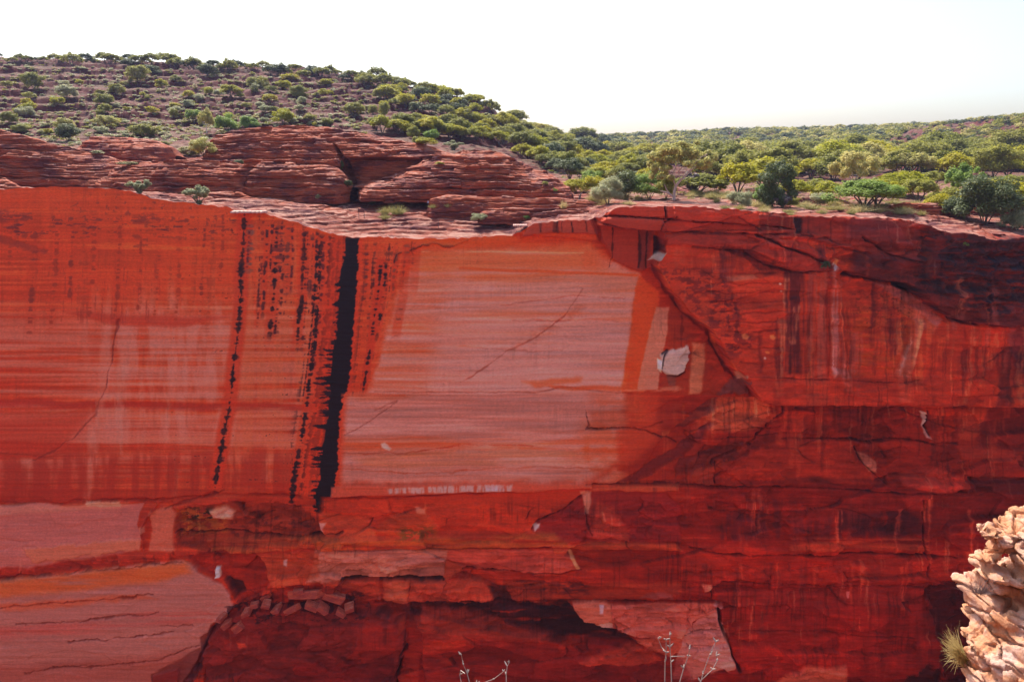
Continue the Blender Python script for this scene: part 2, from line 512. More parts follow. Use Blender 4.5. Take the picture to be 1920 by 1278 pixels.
# main streak
def main_streak():
    P = [(540,440),(700,440),(700,985),(540,985)]
    sl = bbox(P, 10); x = PX[sl]; y = PY[sl]
    xr = np.interp(y, [440,600,700,735,745,800,870,930,935,965], [674,664,656,650,642,637,634,624,609,604])
    xl = np.interp(y, [440,480,600,700,745,800,900,930,935,965], [649,648,636,624,620,610,598,592,594,596])
    teeth = vn2(y / 2.6, x / 50, 71) * 0.6 + vn2(y / 5.5, x / 40, 72) * 0.6
    big = fb2(y / 30, 0 * y, 3, 73)
    L = xl - 2 - 12 * sst(0.0, 0.8, teeth) * sst(440, 520, y) - 6 * big
    R = xr + 3.5 * teeth + 2 * big
    m = sst(-1.0, 1.0, x - L) * sst(-1.0, 1.0, R - x) * sst(440, 450, y) * (1 - sst(955, 966, y))
    # left comb growing lower down
    comb = np.interp(y, [440,600,720,800,900,930], [3,14,30,30,34,10])
    L2 = xl - comb * (0.55 + 0.75 * teeth + 0.4 * big)
    m2 = sst(-1.5, 1.5, x - L2) * (x < xl + 2) * sst(-0.15, 0.15, vn2(y / 2.7, x / 26, 74) + 0.1 + 0.15 * vn2(x / 5, y / 60, 75)) * sst(440, 470, y) * (1 - sst(918, 930, y))
    h = (1 - sst(0, 16, np.maximum(xl - 24 - x, x - xr))) * sst(440, 450, y) * (1 - sst(925, 935, y)) * 0.75
    apply(sl, h, (176, 48, 24))
    apply(sl, np.clip(m2, 0, 1) * 0.95, (36, 16, 26))
    apply(sl, m, (25, 12, 20))
# ---- B: the pale panel
poly([(790,474),(1100,462),(1195,515),(1185,620),(1172,735),(1165,800),(1150,900),(640,902),(640,742),(692,736),(745,560)], PALE, 0.88, 8, 0, 3.5, 24)
poly([(700,470),(850,460),(800,740),(690,736)], (184,70,44), 0.6, 22, 0, 3, 50, (160, 5), -0.1)
poly([(700,740),(1180,735),(1170,900),(636,905),(640,745)], (160,84,82), 0.7, 12, 0, 3, 60, (200, 12), -0.2)
poly([(780,470),(1110,452),(1130,505),(1190,515),(780,520)], (190,78,46), 0.85, 18, 0, 3, 60, (200, 7), -0.5)
poly([(780,500),(1190,515),(1190,600),(760,620)], (192,84,58), 0.4, 25, 0, 4, 60, (240, 6), -0.05)
poly([(930,512),(1198,512),(1190,560),(930,545)], (178,96,86), 0.6, 6, 0, 2, 60, (150, 5), -0.3)
poly([(780,520),(900,518),(880,760),(700,740),(740,560)], (184,92,84), 0.35, 30, 0, 3, 60, (120, 5), -0.2)
poly([(860,500),(1198,514),(1196,519),(980,511),(860,505)], (190,66,30), 0.8, 1.5, -0.08, 1)
poly([(790,470),(940,471),(1095,473),(1095,476),(940,474),(790,473)], (204,130,108), 0.7, 1.2, 0.04, 1, 40, (60, 3), -0.05)
# orange left margin lines of the pale panel
streak(716, 480, 745, 4.2, 0.6, -0.05, 60, BLK, 0.9, 0.0)
streak(726, 490, 640, 3.2, 0.8, 0.1, 61, BLK, 0.5)
streak(690, 470, 560, 4, 0.8, 0.2, 62, (90,34,36), 0.3)
streak(745, 470, 560, 3, 0.8, 0.2, 63, (120,50,40), 0.6)
streak(765, 455, 640, 4, 0.6, 0.6, 64, (120,50,40), 0.5)
streak(782, 455, 560, 4, 0.6, 0.6, 65, (120,50,40), 0.4)
main_streak()
poly([(640,738),(700,736),(760,738),(760,741),(640,744)], (180,64,40), 0.6, 1.5, 0.1, 1)
line([(700,736),(900,736),(1010,735),(1060,725),(1180,738)], 1.3, (0.8,0.66,0.6), 0.6, -0.10, 2)
line([(1092,542),(1060,590),(1010,630),(950,660),(910,690),(862,718)], 1.8, (0.8,0.62,0.55), 0.75, -0.06, 2)
poly([(1092,560),(1098,575),(1030,630),(950,660),(1020,612)], (166,72,56), 0.45, 7, 0, 4, 20, (30, 8), -0.2)
line([(960,600),(1030,602),(1090,598),(1190,606),(1240,604)], 1.6, (0.85,0.66,0.62), 0.7, -0.05, 3)
line([(940,572),(1075,555),(1180,560)], 1.2, (0.85,0.6,0.5), 0.6, -0.03, 2)
line([(740,610),(870,600),(980,592)], 1.1, (1.15,1.2,1.2), 0.6, 0.02, 3)
line([(860,650),(1000,660),(1190,660)], 1.1, (0.9,0.72,0.66), 0.6, -0.03, 3)
poly([(975,716),(1090,708),(1090,718),(1000,728)], (190,70,40), 0.7, 4, 0, 3)
poly([(1020,724),(1180,722),(1160,732),(1040,730)], (184,66,36), 0.8, 2, 0, 2)
line([(700,770),(745,752),(680,800),(645,815)], 1.4, (0.8,0.66,0.62), 0.7, -0.05, 2)
line([(1100,770),(1102,795),(1096,803),(1150,803),(1200,805),(1240,790)], 1.6, (0.5,0.42,0.46), 0.85, -0.25, 2)
poly([(1105,770),(1170,760),(1180,800),(1110,800)], (156,58,40), 0.6, 10, 0, 3)
poly([(640,812),(1000,806),(1170,816),(1170,850),(900,836),(640,846)], (176,62,34), 0.6, 8, 0.05, 4, 50, (160, 7), -0.05)
poly([(660,858),(1050,836),(1150,862),(700,880)], (168,84,58), 0.5, 8, 0, 4, 60, (200, 6), -0.1)
line([(640,850),(760,848),(880,832),(1000,834)], 1.4, (0.9,0.62,0.5), 0.7, -0.06, 3)
line([(650,880),(820,888),(1000,872),(1130,880)], 1.6, (0.95,0.7,0.5), 0.7, -0.06, 3)
for cx, cy, r in ((722,834,7),(729,841,5)):
    poly([(cx-r,cy-r*.5),(cx,cy-r*.8),(cx+r,cy),(cx+r*.3,cy+r),(cx-r*.8,cy+r*.4)], (190,150,170), 0.8, 2, 0, 1)
# top-left crust edge of the pale panel
line([(770,470),(790,458),(815,456),(830,462),(860,458),(880,452)], 2.0, (0.5,0.5,0.6), 0.8, 0.2, 3)
line([(740,490),(745,478),(752,474)], 2, (0.5,0.45,0.5), 0.8, 0.15, 2)
line([(770,455),(772,475)], 2, (0.45,0.42,0.5), 0.8, 0.1, 2)
# right margin of the pale panel: orange / pale / orange bands
poly([(1196,515),(1235,545),(1232,590),(1218,640),(1208,735),(1165,735),(1172,680),(1186,600)], ORA, 0.92, 3, 0, 2, 40)
poly([(1170,735),(1240,735),(1228,820),(1160,860),(1180,800)], (168,50,28), 0.8, 8, 0, 4)
poly([(1229,575),(1256,576),(1250,620),(1238,680),(1232,728),(1196,732),(1206,670),(1216,620)], (176,94,84), 0.92, 2, 0.03, 1.5)
poly([(1256,560),(1290,580),(1330,620),(1365,690),(1365,740),(1240,735),(1246,660)], (140,40,22), 0.9, 3, 0, 3)
poly([(1296,642),(1322,644),(1318,690),(1312,738),(1290,738),(1292,690)], (178,96,80), 0.75, 3, 0, 2)
poly([(1330,650),(1352,662),(1372,700),(1385,720),(1345,735),(1325,700)], (150,42,26), 0.5, 5, 0, 3)
line([(1278,592),(1276,650)], 2.5, (0.5,0.45,0.5), 0.5, 0, 1)
poly([(1110,740),(1205,735),(1195,905),(1070,905)], (172,66,42), 0.6, 26, 0, 6, 30, (34, 16), -0.15)
wash(5, (1100, 735, 1340, 830), 10, [(168,70,46), (140,38,22), (176,90,70)], 0.6, (4, 12), (40, 90))
# fallen scar: white plate
poly([(1238,664),(1246,656),(1268,652),(1290,644),(1290,680),(1282,694),(1272,702),(1246,700),(1236,688)], (174,126,132), 0.92, 1.8, 0.30, 2, 14)
poly([(1232,670),(1240,674),(1240,698),(1232,690)], (205,170,170), 0.9, 1.2, 0.1, 1)
line([(1240,662),(1250,656),(1243,668),(1240,690)], 2.2, (0.35,0.3,0.34), 0.8, -0.2, 1)
line([(1246,702),(1270,704),(1284,696)], 1.8, (0.4,0.35,0.4), 0.9, -0.25, 1)
poly([(1248,702),(1268,702),(1264,722),(1254,720)], (112,50,46), 0.8, 2, -0.1, 1.5)
poly([(1160,725),(1285,722),(1285,732),(1160,732)], (180,96,86), 0.6, 2, 0.05, 2, 30, (16, 6), 0)

# ---- C: the great overhanging block on the right
BLOCK = [(1118,386),(1170,375),(1700,370),(2100,380),(5600,330),(5600,748),(1920,750),(1600,748),(1440,746),(1412,738),(1396,716),(1380,690),(1362,680),(1340,640),
         (1326,612),(1302,594),(1284,580),(1268,556),(1250,540),(1222,492),(1226,478),(1236,466),(1232,430),(1120,420)]
poly(BLOCK, (172,50,29), 0.75, 1.5, 3.4, 1.6, 30, dsoft=1.6)
poly([(1226,488),(1300,470),(1460,500),(1470,745),(1440,742),(1412,738),(1380,690),(1340,640),(1326,612),(1284,580)], (166,48,30), 0.6, 10, 0, 3, 40, (90, 8), -0.35)
line([(1224,490),(1250,540),(1268,556),(1284,580),(1302,594),(1326,612),(1340,640),(1362,680),(1396,716),(1412,738)], 3.0, (1.25,1.7,1.7), 0.5, 0.15, 2)  # bright highlight painted along the block's curved edge
flecks([(1230,500),(1340,500),(1400,640),(1360,660),(1290,570)], 12, 6, -0.02, (104,30,30), 0.7, 81)
flecks([(1340,545),(1370,550),(1370,610),(1345,600)], 8, 14, 0.0, (90,26,28), 0.6, 82)
for yy in (505,522,540,556,575,592,610,640,668,700):
    line([(1290 + (yy - 500) * 0.5, yy), (1380, yy + 3), (1455, yy - 1)], 1.5, (0.72,0.62,0.62), 0.6, -0.14, 3)
poly([(1365,715),(1450,690),(1465,700),(1400,722)], (140,36,24), 0.6, 4, 0, 3)
line([(1218,492),(1244,541),(1262,559),(1279,584),(1296,598),(1320,616),(1334,643),(1356,683),(1390,719),(1408,742)], 4.0, (0.5,0.42,0.42), 0.75, -0.2, 2)  # dark line painted just outside that edge as its shadow
line([(1440,750),(1600,752),(1750,752),(1960,754)], 3.2, (0.42,0.36,0.38), 0.85, -0.4, 1.2)  # dark line deepens the occlusion shade under the block in paint
line([(1290,457),(1390,470),(1420,492),(1470,503),(1540,500)], 2.2, (0.5,0.42,0.42), 0.8, -0.3, 2)
line([(1560,503),(1600,514),(1650,522),(1690,544),(1722,568),(1752,588),(1800,596),(1850,600),(1930,598)], 3.2, (0.4,0.34,0.36), 0.8, -0.5, 3)
# stepped band under the capstone
poly([(1000,404),(1106,406),(1124,452),(960,438)], (140,50,46), 0.0, 3, 0.9, 2)
poly([(1116,400),(1232,404),(1238,468),(1218,500),(1200,510),(1150,486),(1128,450)], (140,40,28), 0.8, 3, 1.0, 2)
poly([(1194,425),(1222,425),(1214,480),(1206,505),(1196,500)], (96,30,28), 0.6, 4, 0, 2)
for xx, w_ in ((1146,2.5),(1198,3.5),(1211,2)):
    line([(xx,428),(xx-1,470),(xx-2,500)], w_, (0.42,0.36,0.42), 0.8, -0.05, 2)
poly([(1100,470),(1128,470),(1148,486),(1140,505),(1088,502)], (190,74,48), 0.6, 5, 0.05, 3)
poly([(1212,486),(1226,470),(1238,468),(1230,482)], (176,140,150), 0.9, 1.5, 0.2, 1.5)
poly([(1226,440),(1240,444),(1240,466),(1222,474)], (60,20,26), 0.7, 2, -1.2, 1.5)
poly([(998,410),(1112,408),(1118,436),(1000,436),(975,446),(985,428)], (146,52,46), 0.75, 3, 0.7, 2)
for xx in (1012, 1038, 1043, 1052, 1070, 1097):
    line([(xx,414),(xx+1,432)], 3.0 if xx in (1038,1043,1012) else 1.8, (0.3,0.28,0.36), 0.75, 0, 1.5)
poly([(985,440),(1060,436),(1110,440),(1120,448),(1040,452),(900,458),(860,452)], (182,58,26), 0.7, 2, 0.1, 2)
poly([(780,448),(860,446),(960,442),(975,452),(880,460),(800,458)], (196,66,26), 0.5, 3, 0, 2)
# capstone slabs
poly([(1140,380),(1250,376),(1252,404),(1180,402),(1135,398)], (158,46,36), 0.7, 1.5, 1.0, 1.5)
poly([(1252,374),(1404,386),(1404,418),(1252,408)], (160,44,32), 0.7, 1.5, 1.2, 1.5)
poly([(1130,402),(1228,404),(1240,428),(1150,424),(1118,412)], (150,44,34), 0.7, 2, 0.5, 2)
poly([(1228,404),(1404,418),(1404,432),(1232,432)], (146,40,32), 0.6, 2, 0.4, 2)
line([(1237,384),(1238,402)], 2.0, (0.4,0.35,0.4), 0.9, -0.8, 1)
line([(1226,430),(1230,416),(1256,402)], 1.4, (0.5,0.4,0.45), 0.8, -0.4, 1)
line([(1120,400),(1180,402),(1252,408),(1404,418),(1470,424)], 1.6, (0.5,0.4,0.44), 0.8, -0.5, 1.5)
line([(1116,412),(1160,425),(1240,430),(1400,434),(1500,436)], 1.6, (0.5,0.4,0.44), 0.8, -0.5, 1.5)
poly([(1404,396),(1640,404),(1700,470),(1690,485),(1560,460),(1500,445),(1404,436)], (122,36,34), 0.6, 4, 0.5, 3, 40)
poly([(1470,404),(1486,404),(1482,434),(1474,434)], (50,20,26), 0.85, 2, -0.3, 2)
poly([(1560,404),(1700,410),(1700,460),(1560,440)], (104,34,42), 0.5, 10, 0.4, 3, 40)
flecks([(1290,434),(1360,436),(1360,456),(1290,452)], 14, 5, -0.05, (92,32,36), 0.7, 83)
# diagonal shelves across the block
poly([(1234,432),(1400,438),(1490,450),(1540,488),(1560,500),(1530,500),(1460,498),(1410,480),(1380,462),(1290,456),(1236,452)], (142,40,32), 0.8, 2, 0.7, 2.5)
poly([(1330,452),(1400,466),(1412,480),(1456,500),(1410,498),(1390,480)], (108,30,28), 0.6, 3, -0.4, 2.5)
line([(1404,436),(1440,452),(1492,470),(1540,492)], 3.0, (0.4,0.36,0.4), 0.8, -0.7, 3)
line([(1590,440),(1620,455),(1640,470),(1690,482)], 1.8, (0.5,0.45,0.5), 0.8, -0.6, 2)
line([(1500,440),(1530,440),(1560,460),(1610,470)], 1.8, (0.6,0.5,0.5), 0.8, -0.3, 2)
# rough dark lobe, upper right
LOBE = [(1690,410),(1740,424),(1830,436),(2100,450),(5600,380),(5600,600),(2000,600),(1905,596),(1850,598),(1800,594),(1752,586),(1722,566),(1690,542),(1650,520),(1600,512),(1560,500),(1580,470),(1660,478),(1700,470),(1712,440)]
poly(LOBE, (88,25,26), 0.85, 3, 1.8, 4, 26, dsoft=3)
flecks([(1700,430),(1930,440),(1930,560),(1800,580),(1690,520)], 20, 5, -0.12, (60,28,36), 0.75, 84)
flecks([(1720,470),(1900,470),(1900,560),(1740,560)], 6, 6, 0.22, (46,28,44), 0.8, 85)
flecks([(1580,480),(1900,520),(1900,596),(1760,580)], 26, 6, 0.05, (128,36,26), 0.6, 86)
poly([(1644,518),(1668,520),(1690,532),(1676,536),(1655,530)], (30,12,14), 0.7, 2, -1.2, 1.5)
for xx, yy, w_ in ((1905,590,14),(1895,600,8),(1880,560,10)):
    poly([(xx,yy-14),(xx+w_,yy-8),(xx+w_,yy+16),(xx,yy+20)], (44,16,18), 0.6, 3, -0.8, 3)
poly([(1840,556),(1900,560),(1900,572),(1846,570)], (128,50,56), 0.5, 3, 0.2, 2)
# rounded shoulder below the lobe, with pale lip
poly([(1600,516),(1660,530),(1700,556),(1740,590),(1722,600),(1690,572),(1650,545)], (150,72,78), 0.65, 3, 0.3, 2.5)
poly([(1650,545),(1690,570),(1735,598),(1716,612),(1700,600),(1665,575)], (160,76,74), 0.55, 4, 0, 2.5)
# vertical drapes on the block
def drape(P, color, a, dep=0.0, soft=4, pt=(7, 120), pk=-0.3, w=2.0):
    poly(P, color, a, soft, dep, w, 40, pt, pk)
drape([(1452,500),(1488,502),(1486,688),(1462,690)], (86,24,26), 0.85)
drape([(1492,520),(1508,510),(1502,600),(1496,640)], (110,30,26), 0.6)
drape([(1508,505),(1530,498),(1528,560),(1530,640),(1526,700),(1504,700),(1508,600)], (154,60,54), 0.75, 0.12)
drape([(1530,498),(1536,498),(1540,640),(1532,700),(1528,640)], (112,26,18), 0.6, -0.1)
drape([(1536,486),(1552,492),(1558,560),(1562,640),(1574,690),(1576,722),(1562,722),(1556,690),(1540,690),(1540,600),(1540,540)], (164,78,80), 0.8, 0.22)
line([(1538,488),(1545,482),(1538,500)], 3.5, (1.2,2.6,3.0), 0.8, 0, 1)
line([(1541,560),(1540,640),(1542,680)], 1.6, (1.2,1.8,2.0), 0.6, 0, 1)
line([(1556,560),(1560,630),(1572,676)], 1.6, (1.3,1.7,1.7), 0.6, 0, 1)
poly([(1540,676),(1558,680),(1560,694),(1546,696)], (178,96,100), 0.8, 2, 0.15, 1.5)
drape([(1500,700),(1530,696),(1534,740),(1528,746),(1500,746)], (160,70,60), 0.5)
poly([(1566,560),(1700,560),(1650,690),(1580,690)], (164,62,24), 0.55, 18, 0, 5, 60, (40, 6), -0.1)
poly([(1570,520),(1680,570),(1660,640),(1600,640),(1566,600)], (126,32,20), 0.45, 12, 0, 5, 40, (22, 6), 0)
flecks([(1580,540),(1680,545),(1690,600),(1600,610)], 7, 4, 0.22, (96,34,20), 0.7, 87)
drape([(1690,568),(1712,576),(1700,630),(1686,690),(1690,740),(1660,740),(1656,690),(1674,640),(1684,610)], (172,72,62), 0.85, 0.2)
drape([(1698,590),(1706,590),(1696,650),(1684,680),(1690,640)], (196,108,84), 0.8, 0.05)
drape([(1676,640),(1684,630),(1664,690),(1656,688)], (182,110,112), 0.6, 0.05)
drape([(1712,590),(1728,600),(1712,660),(1704,720),(1692,720),(1700,640)], (176,64,40), 0.75, 0.1)
poly([(1730,600),(1760,600),(1756,680),(1730,720),(1712,700),(1722,640)], (136,34,22), 0.6, 6, 0, 3, 30, (12, 30), -0.1)
poly([(1728,620),(1744,620),(1742,650),(1734,664)], (182,60,34), 0.6, 3, 0.15, 3)
poly([(1760,600),(1860,600),(1900,640),(1840,700),(1830,746),(1752,746),(1770,660)], (160,40,22), 0.65, 8, 0, 3, 40, (18, 120), -0.3)
drape([(1776,640),(1796,644),(1780,700),(1772,735),(1764,735),(1768,690)], (106,26,20), 0.75)
drape([(1830,650),(1880,640),(1890,700),(1860,746),(1836,746),(1848,700)], (92,22,20), 0.7)
poly([(1850,600),(1900,600),(1906,660),(1880,670),(1858,640)], (104,32,40), 0.7, 5, 0.2, 3)
drape([(1880,640),(1925,640),(1925,748),(1880,748)], (112,28,20), 0.6)
poly([(1870,650),(1905,655),(1905,680),(1880,690)], (64,18,26), 0.6, 5, 0, 3)
poly([(1300,540),(1320,540),(1322,620),(1308,600)], (160,50,30), 0.5, 5, 0, 2)
for cx, cy, r in ((1383,620,7),(1434,621,6),(1424,649,4),(1446,525,2.5),(1449,538,2),(1419,660,2.5)):
    poly([(cx-r,cy-r*.6),(cx,cy-r*.8),(cx+r,cy),(cx+r*.3,cy+r*.8),(cx-r*.8,cy+r*.5)], (196,92,56) if r > 3 else (200,150,150), 0.8, 1.5, 0, 1)
poly([(1345,512),(1400,508),(1408,516),(1350,520)], (188,92,80), 0.5, 2, 0.1, 2)
wash(8, (1400, 505, 1900, 620), 34, [(104,28,24), (170,66,44), (150,60,58), (92,24,24), (176,84,66)], 0.75, (3, 11), (60, 170))
wash(9, (1240, 440, 1720, 470), 22, [(98,30,34), (166,58,44), (84,28,32)], 0.7, (4, 14), (20, 60))
# bottom strip of the block
poly([(1385,695),(1500,696),(1660,690),(1752,700),(1752,748),(1440,747),(1412,740)], (156,42,26), 0.6, 3, 0.18, 2)
line([(1390,695),(1500,697),(1560,700),(1640,703),(1700,700)], 1.2, (0.6,0.5,0.5), 0.7, -0.15, 2)
# rubble wedge beneath the corner of the block
poly([(1342,738),(1362,722),(1372,708),(1382,700),(1392,706),(1400,738)], (112,48,50), 0.9, 2, 0.5, 4, 9)
poly([(1376,694),(1388,692),(1386,706),(1380,708)], (160,92,84), 0.8, 1.5, 0.3, 1.5)

# ---- D: right lower wall
poly([(1340,745),(1440,748),(1930,752),(5600,752),(5600,905),(1180,905),(1260,800)], (140,35,20), 0.6, 6, -0.8, 3)
poly([(1440,748),(5600,752),(5600,775),(1900,772),(1700,768),(1560,778),(1450,766)], (96,26,20), 0.6, 7, 0, 4, 40, (60, 10), -0.3)  # darker band painted in for the undercut shade below the block
poly([(1345,745),(1440,748),(1450,790),(1400,812),(1330,806),(1300,790)], (172,74,56), 0.65, 6, 0, 3, 40, (30, 60), -0.25)
poly([(1352,744),(1340,770),(1285,800),(1262,802),(1300,772),(1330,750)], (112,38,34), 0.8, 2, -0.35, 3)
line([(1470,752),(1466,775),(1440,800),(1420,825),(1380,848),(1340,868),(1322,880)], 2.4, (0.45,0.36,0.38), 0.85, -0.5, 4)
poly([(1420,822),(1400,850),(1330,905),(1290,905),(1280,870),(1350,850)], (150,42,24), 0.7, 5, 0.25, 4)
poly([(1280,860),(1350,845),(1400,830),(1380,858),(1300,890),(1268,895),(1262,880)], (96,28,26), 0.75, 4, -0.25, 4, 26)
poly([(1380,862),(1425,830),(1440,836),(1400,870),(1345,905),(1300,905)], (118,30,26), 0.5, 4, 0.2, 3)
poly([(1336,786),(1308,810),(1268,838),(1226,866),(1180,892),(1158,905),(1192,905),(1240,882),(1284,854),(1318,826)], (98,28,30), 0.8, 4, -0.35, 4, 22)  # diagonal dark band painted as a thin curved shadow
poly([(1160,800),(1240,790),(1230,830),(1180,870),(1110,905),(1090,905),(1160,860)], (160,48,30), 0.7, 8, 0, 3)
line([(1340,805),(1440,804),(1465,800)], 1.3, (0.6,0.5,0.5), 0.7, -0.2, 2)
line([(1300,822),(1400,822),(1465,818)], 1.3, (0.6,0.5,0.5), 0.7, -0.2, 2)
line([(1100,803),(1180,800),(1210,806),(1270,830)], 1.6, (0.5,0.4,0.42), 0.8, -0.3, 3)
poly([(1296,890),(1330,872),(1344,878),(1338,908),(1300,908)], (138,40,28), 0.8, 2, 0.5, 3, 14)
line([(1344,872),(1340,906)], 2, (0.4,0.32,0.34), 0.8, -0.3, 1)
poly([(1460,752),(1680,752),(1640,822),(1560,808),(1480,800)], (140,36,18), 0.6, 14, 0, 6, 60, (70, 12), -0.15)
poly([(1560,760),(1620,765),(1640,830),(1600,828),(1570,800)], (104,24,18), 0.6, 12, -0.15, 6, 30)
line([(1470,826),(1560,826),(1625,832),(1680,828),(1800,836)], 1.6, (0.5,0.42,0.42), 0.75, -0.35, 3)
line([(1540,766),(1740,832)], 1.0, (0.7,0.6,0.6), 0.4, -0.1, 4)
poly([(1690,750),(1790,752),(1800,800),(1790,836),(1750,836),(1752,800),(1735,770)], (168,44,22), 0.7, 4, 0.2, 3)
poly([(1728,772),(1738,774),(1744,786),(1740,798),(1732,802),(1735,790),(1732,780)], (186,140,150), 0.75, 1.3, 0.12, 1)
poly([(1732,800),(1745,810),(1752,826),(1744,824),(1736,812)], (170,112,120), 0.8, 1.3, 0.15, 1.2)
line([(1742,772),(1747,790),(1738,800),(1748,820)], 1.6, (0.4,0.3,0.34), 0.8, -0.3, 1.2)
poly([(1800,770),(1850,760),(1860,800),(1830,830),(1806,830)], (172,60,40), 0.5, 6, 0.1, 3)
poly([(1860,752),(5600,752),(5600,905),(1860,880),(1840,810)], (96,22,18), 0.6, 10, -0.2, 4)
poly([(1470,832),(1600,834),(1640,905),(1350,905),(1400,860)], (150,40,24), 0.6, 6, 0.1, 4)
poly([(1610,850),(1632,856),(1652,872),(1650,890),(1636,888),(1622,870)], (168,88,82), 0.7, 2, 0.2, 2)
line([(1610,842),(1622,872),(1645,895),(1664,908)], 1.6, (0.45,0.36,0.4), 0.8, -0.35, 2)
poly([(1690,890),(1760,884),(1815,900),(1825,922),(1720,920),(1690,908)], (148,46,40), 0.6, 3, 0.15, 3)
poly([(1800,840),(1930,850),(1930,870),(1810,866)], (158,48,36), 0.55, 5, 0.2, 3)
poly([(1820,896),(1930,900),(1930,926),(1836,926)], (66,18,20), 0.7, 4, -0.5, 3)
line([(1270,908),(1340,912),(1500,915),(1700,925),(1830,925)], 1.5, (0.45,0.38,0.4), 0.85, -0.4, 1.5)
line([(1100,906),(1270,908)], 1.5, (0.55,0.45,0.45), 0.8, -0.3, 1.5)

# ---- band beneath the pale panel: thin pale ledge
poly([(620,910),(900,904),(1110,904),(1110,914),(940,924),(740,926),(620,932)], (170,66,54), 0.85, 2, 0.35, 1.5)
poly([(724,912),(780,910),(960,906),(958,920),(730,922)], (172,150,176), 0.6, 2.5, 0, 1.5, 20, (5, 30), -0.15)
poly([(910,906),(946,906),(946,920),(914,921)], (176,140,170), 0.6, 2, 0, 1, 20, (4, 30), -0.3)
poly([(600,932),(740,928),(1080,916),(1110,914),(1080,940),(1020,965),(1000,990),(985,1000),(640,1005),(600,960)], (160,44,24), 0.7, 4, -0.35, 2.5)
line([(600,936),(760,932),(960,922)], 2.4, (0.7,0.55,0.5), 0.7, -0.25, 2)
poly([(1106,912),(1270,910),(1270,920),(1106,924)], (172,66,46), 0.6, 2, 0.2, 1.5)
# arched scar: dark maroon hood
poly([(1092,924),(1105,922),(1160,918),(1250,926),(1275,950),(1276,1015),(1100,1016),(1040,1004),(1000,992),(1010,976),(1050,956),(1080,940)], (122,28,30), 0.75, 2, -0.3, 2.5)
line([(1092,930),(1060,952),(1016,972),(998,992)], 1.8, (0.5,0.38,0.4), 0.85, -0.35, 2)
poly([(1104,935),(1150,950),(1180,1000),(1180,1016),(1110,1016)], (164,52,40), 0.7, 8, 0.05, 4)
poly([(1088,922),(1107,920),(1108,936),(1104,965),(1098,965),(1094,940)], (186,110,104), 0.75, 2, 0.15, 1.5)
line([(1098,950),(1100,985),(1112,1005)], 1.6, (0.5,0.42,0.45), 0.8, -0.2, 2)
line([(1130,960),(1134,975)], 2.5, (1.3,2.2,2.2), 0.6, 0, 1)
poly([(998,986),(1012,982),(1010,992),(1002,996)], (176,140,150), 0.7, 2, 0, 1)
poly([(776,952),(795,956),(800,966),(782,962)], (186,100,92), 0.7, 2, 0, 1.5)
poly([(740,965),(800,960),(820,985),(822,1005),(760,1005),(700,1000)], (150,52,30), 0.6, 4, 0.15, 3)
flecks([(750,990),(810,990),(810,1010),(750,1010)], 12, 5, -0.1, (92,52,24), 0.7, 88)
poly([(600,960),(690,970),(712,1012),(600,1015)], (170,60,40), 0.7, 3, 0.1, 3)
poly([(592,984),(612,980),(604,994),(606,1004)], (178,110,120), 0.7, 2, 0.1, 2)
# cross strips
poly([(590,1010),(1040,1000),(1060,1012),(1080,1020),(860,1026),(590,1030)], (154,62,32), 0.75, 3, 0.35, 2.5, 60, (90, 5), -0.3)
line([(590,1030),(860,1026),(1040,1024),(1180,1018)], 1.8, (0.5,0.42,0.32), 0.85, -0.4, 1.5)
poly([(590,1028),(840,1028),(836,1084),(760,1084),(640,1090),(575,1092),(590,1060)], (160,82,78), 0.9, 3, 0.1, 2, 40, (140, 7), -0.6)
poly([(835,1048),(866,1058),(872,1068),(830,1090)], (158,54,36), 0.9, 1.5, 0.45, 2)
poly([(842,1028),(1060,1024),(1072,1048),(1086,1066),(1040,1072),(950,1072),(872,1066),(840,1046)], (156,56,50), 0.85, 2, 0.15, 2)
poly([(1062,1026),(1070,1030),(1088,1064),(1080,1064)], (186,110,88), 0.8, 1.2, 0.15, 1)
line([(868,1066),(960,1072),(1040,1072),(1090,1066)], 1.8, (0.4,0.32,0.34), 0.85, -0.4, 1.5)
poly([(1034,1018),(1270,1018),(1280,1030),(1040,1032)], (166,56,34), 0.7, 1.5, 0.35, 1.5)
poly([(640,1086),(832,1082),(836,1090),(700,1092),(640,1098)], (40,14,18), 0.8, 1.5, -0.5, 1.5)
poly([(610,1092),(712,1088),(716,1128),(640,1130),(600,1112)], (154,48,34), 0.8, 2, 0.3, 3)
poly([(716,1090),(900,1084),(920,1100),(935,1120),(900,1128),(720,1130)], (158,54,42), 0.75, 2, 0.3, 3, 30, (14, 40), -0.4)
poly([(725,1095),(765,1092),(760,1128),(722,1128)], (172,74,60), 0.6, 5, 0, 3)
line([(770,1092),(765,1128)], 1.3, (0.6,0.5,0.5), 0.6, -0.1, 2)
line([(838,1092),(825,1122)], 1.3, (0.6,0.5,0.5), 0.6, -0.1, 2)
poly([(915,1098),(950,1102),(960,1125),(930,1125)], (60,18,20), 0.8, 3, -0.4, 2.5)
poly([(940,1090),(1080,1088),(1280,1088),(1275,1122),(960,1124)], (132,42,28), 0.6, 6, -0.1, 3)
flecks([(960,1092),(1100,1090),(1100,1110),(960,1106)], 26, 5, -0.05, (84,28,34), 0.7, 89)
line([(700,1132),(900,1126),(1100,1124),(1290,1126),(1350,1128)], 1.8, (0.5,0.4,0.4), 0.8, -0.4, 1.5)
poly([(1196,1120),(1230,1108),(1258,1112),(1262,1124)], (116,44,46), 0.8, 2, 0.3, 2)
